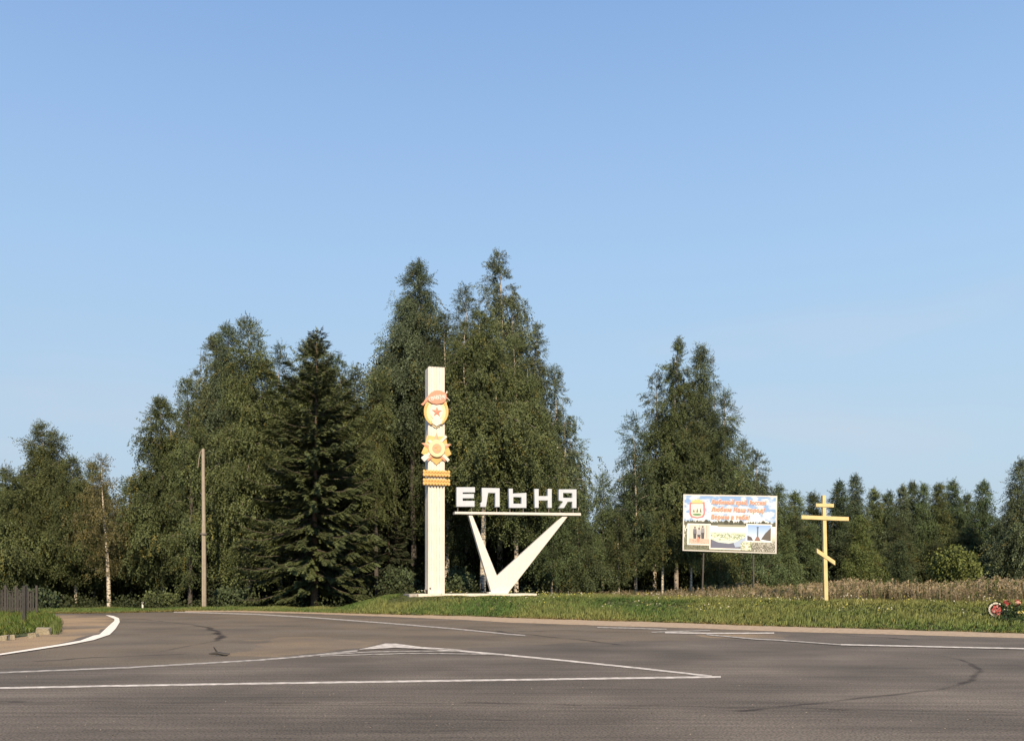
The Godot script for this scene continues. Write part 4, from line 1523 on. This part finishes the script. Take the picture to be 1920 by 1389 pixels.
func weed_mesh(plume: bool) -> ArrayMesh:
	var a := arr()
	for s in 3:
		var o := Vector3(rng.randfn(0, 0.09), 0, rng.randfn(0, 0.09))
		var tip := o + Vector3(rng.randfn(0, 0.08), rng.randf_range(0.75, 1.0), rng.randfn(0, 0.08))
		var an := rng.randf() * TAU
		var side := Vector3(cos(an), 0, sin(an)) * 0.012
		spray(a, o, (tip - o).normalized(), side.normalized(), o.distance_to(tip) * 1.02, 0.013, Color(0.8, 0.8, 0.8))
		for k in 9:
			var f := rng.randf_range(0.1, 0.85)
			var dirv := Vector3(rng.randfn(), rng.randf_range(-0.3, 0.9), rng.randfn()).normalized()
			spray(a, o.lerp(tip, f), dirv, dirv.cross(Vector3.UP).normalized(), rng.randf_range(0.10, 0.22), 0.018, Color(0.62, 0.66, 0.55))
		for k in (14 if plume else 5):
			var f := rng.randf_range(0.74, 1.0)
			var dirv := Vector3(rng.randfn(0, 0.6), rng.randf_range(0.1, 1.0), rng.randfn(0, 0.6)).normalized()
			spray(a, o.lerp(tip, f), dirv, dirv.cross(Vector3(0.2, 0.3, 1)).normalized(), rng.randf_range(0.05, 0.13), 0.017, Color(1.25, 1.15, 1.05))
	return arr_mesh(a)


func in_view(x: float, d: float) -> bool:
	return absf(x) / d < 0.66


func build_grass() -> void:
	rng.seed = 900
	var nz := FastNoiseLite.new()
	nz.seed = 17; nz.frequency = 0.16; nz.fractal_octaves = 3
	var tm := tuft_mesh(7, 0.055)
	var where := []
	var tint := []
	for i in 88000:
		var x := rng.randf_range(-33.0, 24.0)
		var s := rng.randf_range(-0.15, 12.0) if x > -10.0 else rng.randf_range(0.05, 5.0)
		if rng.randf() < s / 16.0:
			continue
		var d := edge_d(x) + s / 0.82
		if not in_view(x, d):
			continue
		var k := nz.get_noise_2d(x, d)
		var ragged := nz.get_noise_2d(x * 3.0, d * 3.0)
		if s < 0.25 and ragged < 0.0:
			continue
		var h := 0.115 + 0.07 * k + 0.04 * rng.randf() + 0.08 * smoothstep(0.4, 1.6, s) * (1.0 - smoothstep(1.8, 3.4, s))
		if s < 0.6:
			h *= 0.35 + 0.9 * s
		if x < -10.0:
			h *= 1.1
		if x > -5.9 and x < 1.4 and d > 42.3:
			h *= 0.4
		if s > 6.0 and x > 2.0:
			h *= 1.5
		var dry := clampf(0.32 + k * 0.75 + (0.55 if s < 0.5 else 0.0) + 0.45 * smoothstep(2.5, 6.0, s) * smoothstep(4.0, 9.0, x), 0, 1)
		if rng.randf() < 0.06:
			dry = 1.0
		var c := Color(0.066, 0.122, 0.034).lerp(Color(0.185, 0.190, 0.070), dry)
		if s < 0.45:
			c = c.lerp(Color(0.17, 0.115, 0.06), 0.55)
		c = c * rng.randf_range(0.85, 1.35)
		where.append(Transform3D(Basis(Vector3.UP, rng.randf() * TAU).scaled(Vector3(0.22, h, 0.22)), Vector3(x, H(x, d) - 0.02, -d)))
		tint.append(Color(c.r, c.g, c.b))
	# the raised strip on the left
	for i in 9000:
		var p := Vector2(rng.randf_range(-24.0, -11.0), rng.randf_range(20.0, 40.0))
		if not Geometry2D.is_point_in_polygon(p, patch):
			continue
		var g := rng.randf_range(0.7, 1.25)
		var h := rng.randf_range(0.10, 0.29)
		var c := Color(0.075, 0.125, 0.028).lerp(Color(0.17, 0.15, 0.05), pow(rng.randf(), 2.5) * 0.7)
		where.append(Transform3D(Basis(Vector3.UP, rng.randf() * TAU).scaled(Vector3(0.25, h, 0.25)), Vector3(p.x, 0.08, -p.y)))
		tint.append(Color(c.r * g, c.g * g, c.b * g))
	for i in 130:                                     # the tall tuft at its tip
		var p := flat(102 + rng.randfn(0, 3.0), 1185 + rng.randfn(0, 1.6))
		var h := rng.randf_range(0.22, 0.42)
		where.append(Transform3D(Basis(Vector3.UP, rng.randf() * TAU).scaled(Vector3(0.22, h, 0.22)), Vector3(p.x, 0.0, -p.y)))
		tint.append(Color(0.10, 0.13, 0.04))
	scatter("grass", tm, M.grass, where, tint)
	# white and yellow wild flowers in the bank
	var fm := arr()
	petals(fm, Vector3.ZERO, 0.05, 6, Color.WHITE, Vector3(0, 0.6, 1).normalized())
	spray(fm, Vector3(0, -0.3, 0), Vector3.UP, Vector3.RIGHT, 0.3, 0.006, Color(0.2, 0.3, 0.1))
	where = []; tint = []
	for i in 900:
		var x := rng.randf_range(-5.0, 20.0)
		var s := rng.randf_range(2.0, 9.0)
		var d := edge_d(x) + s / 0.82
		if not in_view(x, d) or nz.get_noise_2d(x * 2.0 + 40, d * 2.0) < 0.0:
			continue
		where.append(Transform3D(Basis(Vector3.UP, rng.randf_range(-0.6, 0.6)).scaled(Vector3.ONE * rng.randf_range(0.3, 0.7)), Vector3(x, H(x, d) + rng.randf_range(0.14, 0.30), -d)))
		tint.append(Color(0.42, 0.40, 0.09) if rng.randf() < 0.55 else Color(0.46, 0.46, 0.38))
	scatter("wild_flowers", arr_mesh(fm), M.petal, where, tint)
	# tall dry weeds
	for kind in 2:
		var wm := weed_mesh(kind == 0)
		where = []; tint = []
		for i in 12500:
			var x := rng.randf_range(1.5, 42.0)
			var s := rng.randf_range(6.6, 30.0)
			var d := edge_d(x) + s / 0.82
			if d > 64.0 or not in_view(x, d):
				continue
			var k := nz.get_noise_2d(x * 1.3 + 300, d * 1.3)
			if s < 6.9 + k * 2.4 or (x < 9.0 and rng.randf() < 0.9 - x * 0.085):
				continue
			var h := lerpf(0.22, 0.66, smoothstep(5.0, 18.0, x)) * (0.92 + k * 0.8) * rng.randf_range(0.5, 1.22)
			var c := Color(0.17, 0.135, 0.080).lerp(Color(0.37, 0.305, 0.20), clampf(rng.randf() * 0.9 + k * 0.5, 0, 1))
			if rng.randf() < 0.25:
				c = Color(0.09, 0.105, 0.035)
			where.append(Transform3D(Basis(Vector3.UP, rng.randf() * TAU).scaled(Vector3(h * 1.1, h, h * 1.1)), Vector3(x, H(x, d) - 0.02, -d)))
			tint.append(c * rng.randf_range(0.8, 1.2))
		scatter("dry_weeds", wm, M.dry, where, tint)
	# thicket inside the wood
	var tm2 := arr()
	for i in 420:
		add_leaf(tm2, Vector3(rng.randfn(0, 0.5), rng.randf_range(0.0, 1.2), rng.randfn(0, 0.5)), 0.10, Color.WHITE)
	where = []; tint = []
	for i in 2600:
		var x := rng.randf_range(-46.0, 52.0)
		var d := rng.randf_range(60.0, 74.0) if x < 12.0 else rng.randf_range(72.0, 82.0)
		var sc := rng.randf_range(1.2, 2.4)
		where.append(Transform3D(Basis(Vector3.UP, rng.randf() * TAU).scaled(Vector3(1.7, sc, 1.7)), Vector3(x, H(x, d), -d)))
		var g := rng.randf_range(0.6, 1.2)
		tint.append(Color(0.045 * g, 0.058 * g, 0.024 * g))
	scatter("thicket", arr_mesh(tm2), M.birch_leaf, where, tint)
	# grit on the asphalt
	var pm := SphereMesh.new()
	pm.radius = 0.5; pm.height = 0.8; pm.radial_segments = 6; pm.rings = 3
	where = []; tint = []
	for i in 330:
		var p := flat(rng.randf_range(-80, 2000), 1150.0 + 236.0 * pow(rng.randf(), 0.8))
		if p.y > edge_d(p.x) - 0.2 or absf(p.x) > 30.0:
			continue
		var sc := rng.randf_range(0.006, 0.015)
		where.append(Transform3D(Basis(Vector3.UP, rng.randf() * TAU).scaled(Vector3(sc * 1.4, sc, sc)), Vector3(p.x, 0.006 + sc * 0.3, -p.y)))
		var g := rng.randf_range(0.08, 0.30)
		tint.append(Color(g, g * 0.92, g * 0.82))
	scatter("grit", pm, M.petal, where, tint)
	# low dark undergrowth at the foot of the left wood
	var um := arr()
	for i in 60:
		add_leaf(um, Vector3(rng.randfn(0, 0.22), absf(rng.randfn(0, 0.3)), rng.randfn(0, 0.22)), 0.13, Color.WHITE)
	where = []; tint = []
	for i in 260:
		var x := rng.randf_range(-36.0, 4.0)
		var d := edge_d(x) + rng.randf_range(5.5, 16.0)
		if not in_view(x, d) or d < 48.0:
			continue
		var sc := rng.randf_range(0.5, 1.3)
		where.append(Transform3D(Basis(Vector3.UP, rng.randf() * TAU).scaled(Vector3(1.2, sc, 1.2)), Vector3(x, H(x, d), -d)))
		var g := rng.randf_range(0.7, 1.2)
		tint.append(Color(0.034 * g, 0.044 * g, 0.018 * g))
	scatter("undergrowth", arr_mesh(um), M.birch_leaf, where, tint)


# ---------------------------------------------------------------- the wood
func build_trees() -> void:
	var green := Color(0.078, 0.106, 0.050)
	var olive := Color(0.083, 0.107, 0.048)
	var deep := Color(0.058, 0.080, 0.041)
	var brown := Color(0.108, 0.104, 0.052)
	var grey := Color(0.082, 0.107, 0.064)
	var fresh := Color(0.108, 0.132, 0.040)
	# left wood
	plant("birch", 10, 882, 64, 53, "olive birch cut by the left frame edge, behind the grey fence", {"dens": 1.4, "base": 0.10, "tone": olive})
	plant("birch", 82, 798, 76, 56, "pointed tallest birch of the low group at the far left", {"base": 0.08, "tone": olive, "forks": 1, "dens": 1.5})
	plant("birch", 142, 862, 58, 54.5, "slender leaning birch just right of the pointed far left birch", {"base": 0.12, "tone": olive, "lean": -0.02, "dens": 1.4})
	plant("birch", 176, 872, 50, 58, "olive birch filling in behind the thinning brownish birch", {"dens": 1.4, "base": 0.08, "tone": olive})
	plant("birch", 204, 858, 48, 52, "thinning brownish birch with a bright white trunk left of the utility pole", {"base": 0.20, "tone": brown, "dens": 0.6, "lean": -0.045, "trunk": 0.12})
	plant("birch", 246, 902, 44, 60, "small background birch in the notch left of the dense green birch", {"base": 0.10, "tone": olive})
	plant("birch", 304, 750, 68, 54, "broad dense green birch with dark hollow behind the utility pole", {"base": 0.10, "tone": green, "forks": 1, "droop": 1.15, "fork_turn": 0.3, "dens": 1.5})
	plant("birch", 356, 712, 50, 53, "birch crown overhanging the dark hollow just left of the utility pole", {"base": 0.07, "tone": green, "droop": 1.3, "bark": M.darkened_bark})
	plant("birch", 432, 612, 46, 56, "thin topped birch between the paler birch and the tallest birch behind the pole", {"base": 0.45, "tone": grey, "bark": M.darkened_bark})
	plant("birch", 524, 650, 44, 56, "birch closing the gap between the tall full birch and the spruce", {"base": 0.15, "tone": green})
	plant("birch", 398, 628, 46, 57, "thin topped birch rising left of the tallest birch behind the pole", {"base": 0.45, "tone": grey, "forks": 2, "bark": M.darkened_bark})
	plant("birch", 468, 600, 76, 53.5, "tall full birch right of the utility pole and left of the spruce", {"base": 0.06, "tone": Color(0.094, 0.124, 0.056), "forks": 1, "droop": 1.2, "dens": 1.25})
	plant("birch", 592, 636, 70, 56, "birch whose green top shows just behind the dark spruce", {"dens": 1.5, "base": 0.30, "tone": green, "forks": 1})
	plant("spruce", 588, 618, 160, 50.5, "dark broad spruce with a spiked tip in the middle of the left wood", {"base": 0.11, "tone": Color(0.074, 0.096, 0.040), "pow": 0.78, "trunk": 0.2, "dens": 1.1, "lean": 0.012})
	for q in [[655, 800, 60, 56, "added young spruce, its tone darkened to deepen the shade right behind the broad spruce"], [728, 830, 58, 57, "added young spruce with shade put into its tone, in the hollow between the drooping birch and the stele"], [775, 800, 60, 62, "added spruce, tone darkened as shade, deep behind the stele's left side"], [372, 850, 50, 58, "added young spruce darkened to fill the shaded hollow behind the utility pole"], [420, 900, 50, 55, "low added spruce with shade put into its tone, just right of the utility pole"]]:
		plant("spruce", q[0], q[1], q[2], q[3], q[4], {"base": 0.02, "tone": Color(0.044, 0.060, 0.034), "dens": 1.1})  # added spruces; their darker tone paints the shade of the hollows
	plant("birch", 640, 668, 44, 58, "birch filling the slope right behind the spiked spruce tip", {"base": 0.2, "tone": green})
	plant("birch", 664, 690, 44, 57, "drooping birch close behind the right side of the dark spruce", {"base": 0.2, "tone": olive, "droop": 1.4, "bark": M.darkened_bark})
	plant("birch", 706, 700, 38, 55, "drooping birch with long hanging twigs between the spruce and the stele", {"base": 0.36, "tone": green, "droop": 1.7, "bark": M.darkened_bark})
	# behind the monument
	plant("birch", 776, 492, 72, 58, "double tipped tall birch right behind the white stele", {"base": 0.45, "tone": grey, "forks": 2, "bark": M.darkened_bark, "dens": 1.1, "fork_turn": 0.2, "pow": 0.74})
	plant("birch", 742, 640, 50, 59, "dark birch half hidden between the double tipped birch and the spruce", {"base": 0.5, "tone": deep, "bark": M.darkened_bark})
	plant("birch", 718, 676, 40, 60, "dark narrow birch on the left slope of the double tipped birch", {"base": 0.5, "tone": deep, "bark": M.darkened_bark})
	plant("birch", 876, 540, 50, 61, "birch forming the left shoulder of the tallest birch", {"base": 0.25, "tone": grey})
	plant("birch", 1000, 610, 52, 60, "birch on the right slope below the tallest tip", {"base": 0.2, "tone": grey})
	plant("birch", 838, 590, 62, 56, "dense dark birch in the saddle between the two tallest tops", {"base": 0.10, "tone": deep, "forks": 1})
	plant("birch", 938, 474, 80, 60, "tallest birch of all, its narrow tip rising above the town name", {"base": 0.25, "tone": grey, "forks": 1, "pow": 0.74})
	plant("birch", 905, 580, 88, 52, "forked birch with a pale trunk seen inside the V of the town sign", {"base": 0.30, "tone": green, "forks": 2, "trunk": 0.17, "dens": 1.1, "fork_turn": 0.1})
	plant("birch", 968, 640, 72, 54, "birch with a speckled trunk seen through the right arm of the V", {"base": 0.20, "tone": green, "forks": 1, "trunk": 0.14})
	plant("birch", 1042, 690, 58, 58, "airy birch at the right edge of the big group, sky showing through", {"base": 0.12, "tone": grey, "forks": 1, "dens": 0.8})
	plant("birch", 1070, 800, 46, 60, "lower sparse birch on the right shoulder of the big central group", {"base": 0.08, "tone": grey, "dens": 0.75})
	plant("young", 1035, 945, 40, 54, "leafy young birch right below the end of the town sign beam", {"base": 0.05, "tone": green})
	plant("young", 1085, 930, 36, 54, "young birch between the town sign and the gap of sky", {"base": 0.05, "tone": green})
	plant("young", 1130, 893, 32, 58, "young birch in the gap between the two big groups", {"base": 0.12, "tone": olive, "lean": 0.0})
	plant("young", 1100, 1000, 36, 53, "low bushy birch in front of the gap between the groups", {"base": 0.02, "tone": deep})
	plant("young", 1160, 960, 36, 55, "dark young birch at the left foot of the pointed group", {"base": 0.04, "tone": deep})
	# pointed group behind the billboard
	plant("birch", 1268, 634, 60, 58, "highest birch of the pointed group left above the billboard", {"base": 0.10, "tone": green, "forks": 1, "pow": 0.8, "dens": 1.4, "bark": M.limb})
	plant("birch", 1320, 650, 58, 60, "second highest birch of the pointed group above the billboard", {"base": 0.10, "tone": grey, "forks": 1, "pow": 0.8, "dens": 1.4, "bark": M.limb})
	plant("birch", 1228, 700, 52, 59, "bluish birch on the left flank of the pointed group", {"base": 0.12, "tone": grey, "dens": 0.85})
	plant("birch", 1192, 782, 46, 57, "lowest left birch of the pointed group with ragged outline", {"base": 0.10, "tone": deep, "dens": 0.9})
	plant("birch", 1356, 735, 52, 58, "birch on the right flank of the pointed group behind the billboard", {"bark": M.limb, "base": 0.04, "tone": green})
	plant("birch", 1392, 828, 34, 60, "shorter birch just right of the pointed group's flank", {"base": 0.10, "tone": grey})
	plant("birch", 1420, 846, 36, 61, "rounded birch top showing at the billboard's upper right corner", {"base": 0.10, "tone": grey})
	plant("young", 1243, 960, 46, 54, "white stemmed birch left of the billboard with leaves from mid height", {"base": 0.32, "tone": green, "trunk": 0.09})
	plant("young", 1296, 975, 40, 53.5, "slim white stemmed birch under the billboard's left end", {"base": 0.4, "tone": olive, "trunk": 0.07})
	plant("young", 1350, 1000, 48, 55, "bushy young birch under the middle of the billboard", {"base": 0.08, "tone": green})
	plant("young", 1432, 990, 44, 56, "bushy young birch behind the billboard's right post", {"base": 0.08, "tone": green})
	# right tree line, each of its tops from left to right
	var line := [
		["young", 1462, 915, 24, 70, "first narrow tree right of the billboard in the tree line", green], ["young", 1490, 928, 26, 70, "sloping tree between the billboard and the yellow cross", olive],
		["young", 1527, 930, 24, 72, "tree top just left of the cross's upright", deep], ["cone", 1574, 906, 34, 70, "dark narrow pointed tree right of the cross's main bar", deep],
		["cone", 1606, 894, 26, 72, "tallest thin pointed tree of the tree line right of the cross", grey], ["young", 1640, 920, 28, 72, "rounded tree right of the tallest thin pointed tree", green],
		["young", 1664, 926, 20, 74, "small narrow top left of the paired pointed tops", deep], ["cone", 1692, 914, 22, 70, "left one of the paired pointed tops in the tree line", grey],
		["cone", 1710, 906, 24, 72, "higher one of the paired pointed tops in the tree line", deep], ["cone", 1731, 911, 26, 70, "sharp pointed tree right of the paired tops", green],
		["young", 1760, 910, 30, 70, "broad birch above the yellowish bush", olive], ["young", 1787, 906, 28, 72, "last birch before the dip left of the lone cone", green],
		["young", 1812, 930, 20, 74, "low birch in the dip left of the lone cone", deep], ["cone", 1843, 907, 32, 68, "lone cone shaped tree at the right end of the tree line", green],
		["birch", 1912, 868, 34, 62, "tall ragged birch cut by the right frame edge", grey], ["young", 1878, 985, 34, 66, "dark low birch between the lone cone and the frame edge", deep],
		["young", 1615, 975, 62, 60, "large soft green birch right of the cross, lower than the tree line", Color(0.090, 0.112, 0.040)], ["young", 1688, 1022, 36, 60, "small dark rounded birch left of the yellowish bush", deep],
		["young", 1520, 990, 42, 62, "soft green young birch directly behind the cross", green], ["young", 1476, 1000, 38, 60, "low green birch between the billboard's right edge and the cross", green],
	]
	for q in line:
		plant("young" if q[0] == "cone" else q[0], q[1], q[2], q[3] * (1.55 if q[3] < 36 else 1.15), q[4], q[5], {"base": 0.04, "tone": Color(q[6].r * 1.12, q[6].g * 1.18, q[6].b * 1.22), "dens": 2.0 if q[0] == "spruce" else 1.55, "leaf": 1.1, "pow": 1.0 if q[0] != "young" else 0.85, "tip": 0.30}, "trees of the right tree line")
	plant("bush", 1796, 1014, 46, 55, "rounded yellowish green bush in front of the right tree line", {"tone": fresh})
	plant("bush", 745, 1062, 36, 53, "leafy bush at the wood's edge left of the stele's foot", {"tone": deep})
	plant("bush", 860, 1062, 26, 50, "low bush just right of the stele's foot", {"tone": deep})
	plant("bush", 440, 1098, 36, 52, "dark low bush right of the utility pole's foot", {"tone": deep})
	plant("bush", 300, 1112, 34, 53, "low sunlit bush left of the utility pole's foot", {"tone": olive})
	plant("bush", 60, 1098, 46, 46, "shady bush behind the grey fence", {"tone": deep})
	# second rows, so that the wood has depth
	var skyline := [[-120, 930], [0, 915], [60, 850], [150, 905], [235, 935], [300, 820], [350, 770], [400, 710], [500, 670], [600, 720], [700, 740], [780, 640], [950, 640], [1050, 780], [1110, 950], [1160, 930], [1200, 820], [1300, 740], [1380, 870], [1440, 910], [1470, 955], [1600, 945], [1840, 960], [1880, 1010], [1920, 950], [2050, 920]]
	var protos := []
	for k in 4:
		var r := plant("birch" if k < 3 else "spruce", [560, 690, 1010, 1300][k], [742, 770, 760, 800][k], [70, 60, 66, 74][k], [68, 70, 69, 70][k], "tree standing deep in the wood, almost hidden by the front trees", {"base": 0.08, "tone": deep, "leaf": 1.5, "dens": 0.7, "bark": M.darkened_bark, "seed": 5000 + k}, "trees deep in the wood")
		protos.append(r)
	rng.seed = 4242
	for row in 2:
		var px := -110.0
		while px < 2040.0:
			var d: float = [66.0, 74.0, 84.0][row] + rng.randf_range(-3, 3)
			var sky := 0.0
			for i in skyline.size() - 1:
				if px >= skyline[i][0] and px < skyline[i + 1][0]:
					sky = lerpf(skyline[i][1], skyline[i + 1][1], (px - skyline[i][0]) / float(skyline[i + 1][0] - skyline[i][0]))
			sky += rng.randf_range(-5, 60)
			var at := stand(px, d)
			var ht: float = (HORIZON - sky) / FOCAL * d + 1.5 - at.y
			var src: Node3D = protos[rng.randi() % 4]
			var k: float = ht / src.get_meta("ht")
			var wide := clampf(k, 0.55, 1.1) * rng.randf_range(0.9, 1.2)
			copy_of(src, at, rng.randf() * TAU, Vector3(wide, k, wide), "tree standing deep in the wood, almost hidden by the front trees", "trees deep in the wood")
			px += rng.randf_range(48, 82)


# clear late summer air: pale at the horizon, deeper blue overhead, a little brighter on the sun's side
func clear_sky(exposure: float) -> ImageTexture:
	var im := Image.create(1024, 512, false, Image.FORMAT_RGBF)
	var wisp := FastNoiseLite.new()
	wisp.seed = 6; wisp.frequency = 0.010; wisp.fractal_octaves = 4
	var el: Array[float] = [-90, -1.5, 0.0, 3.0, 8.0, 13.0, 19.0, 26.0, 33.0, 50.0, 90.0]
	var col: Array[Color] = [Color(0.10, 0.10, 0.09), Color(0.30, 0.31, 0.30), Color(0.51, 0.61, 0.69), Color(0.505, 0.625, 0.74), Color(0.475, 0.635, 0.80), Color(0.435, 0.615, 0.83), Color(0.375, 0.57, 0.845), Color(0.305, 0.49, 0.80), Color(0.235, 0.405, 0.735), Color(0.15, 0.29, 0.60), Color(0.09, 0.20, 0.46)]
	for y in 512:
		var e := 90.0 - (y + 0.5) / 512.0 * 180.0
		var low := smoothstep(0.0, 2.5, e) * (1.0 - smoothstep(7.0, 24.0, e))
		var k := 0
		while k < el.size() - 2 and e > el[k + 1]:
			k += 1
		var c := col[k].lerp(col[k + 1], (e - el[k]) / (el[k + 1] - el[k]))
		for x in 1024:
			var az := (x + 0.5) / 1024.0 * TAU          # 0.5 turn = straight ahead of the camera
			var side := 1.0 + 0.06 * cos(az - PI * 0.2)
			im.set_pixel(x, y, Color(c.r * side, c.g * side, c.b * (0.5 + 0.5 * side)).lerp(Color(0.62, 0.68, 0.77), low * 0.38 * clampf(wisp.get_noise_2d(x * 0.9, y * 4.5) * 1.8 - 0.18, 0.0, 1.0)) * (1.0 / exposure))
	return ImageTexture.create_from_image(im)


func _ready() -> void:
	# camera: level, lens shifted upwards
	var cam := Camera3D.new()
	cam.name = "camera"
	cam.projection = Camera3D.PROJECTION_FRUSTUM
	cam.near = 0.1
	cam.far = 1200.0
	cam.size = 0.1 * 1389.0 / FOCAL
	cam.frustum_offset = Vector2(0, 0.1 * (HORIZON - 694.5) / FOCAL)
	cam.position = EYE
	add_child(cam)
	cam.current = true
	var env := Environment.new()
	env.background_mode = Environment.BG_SKY
	env.tonemap_mode = Environment.TONE_MAPPER_LINEAR
	env.tonemap_exposure = 1.5
	env.sdfgi_enabled = true
	env.ssao_enabled = true
	env.ssil_enabled = true
	var sm := PanoramaSkyMaterial.new()
	sm.panorama = clear_sky(1.5)
	var sky := Sky.new()
	sky.sky_material = sm
	env.sky = sky
	var we := WorldEnvironment.new()
	we.name = "world_environment"
	we.environment = env
	add_child(we)
	var sun := DirectionalLight3D.new()
	sun.name = "sun"
	sun.light_energy = 1.5
	sun.light_color = Color(1.0, 0.90, 0.76)
	sun.light_angular_distance = 0.5
	sun.shadow_enabled = true
	add_child(sun)
	var el := deg_to_rad(37.0)
	var az := deg_to_rad(9.0)
	sun.look_at_from_position(Vector3(sin(az) * cos(el), sin(el), cos(az) * cos(el)) * 50.0, Vector3.ZERO)

	rng.seed = 1
	make_materials()
	make_twigs()
	build_ground()
	build_road()
	build_monument()
	build_billboard()
	build_cross()
	build_pole()
	build_left_corner()
	build_wreaths()
	build_trees()
	build_grass()
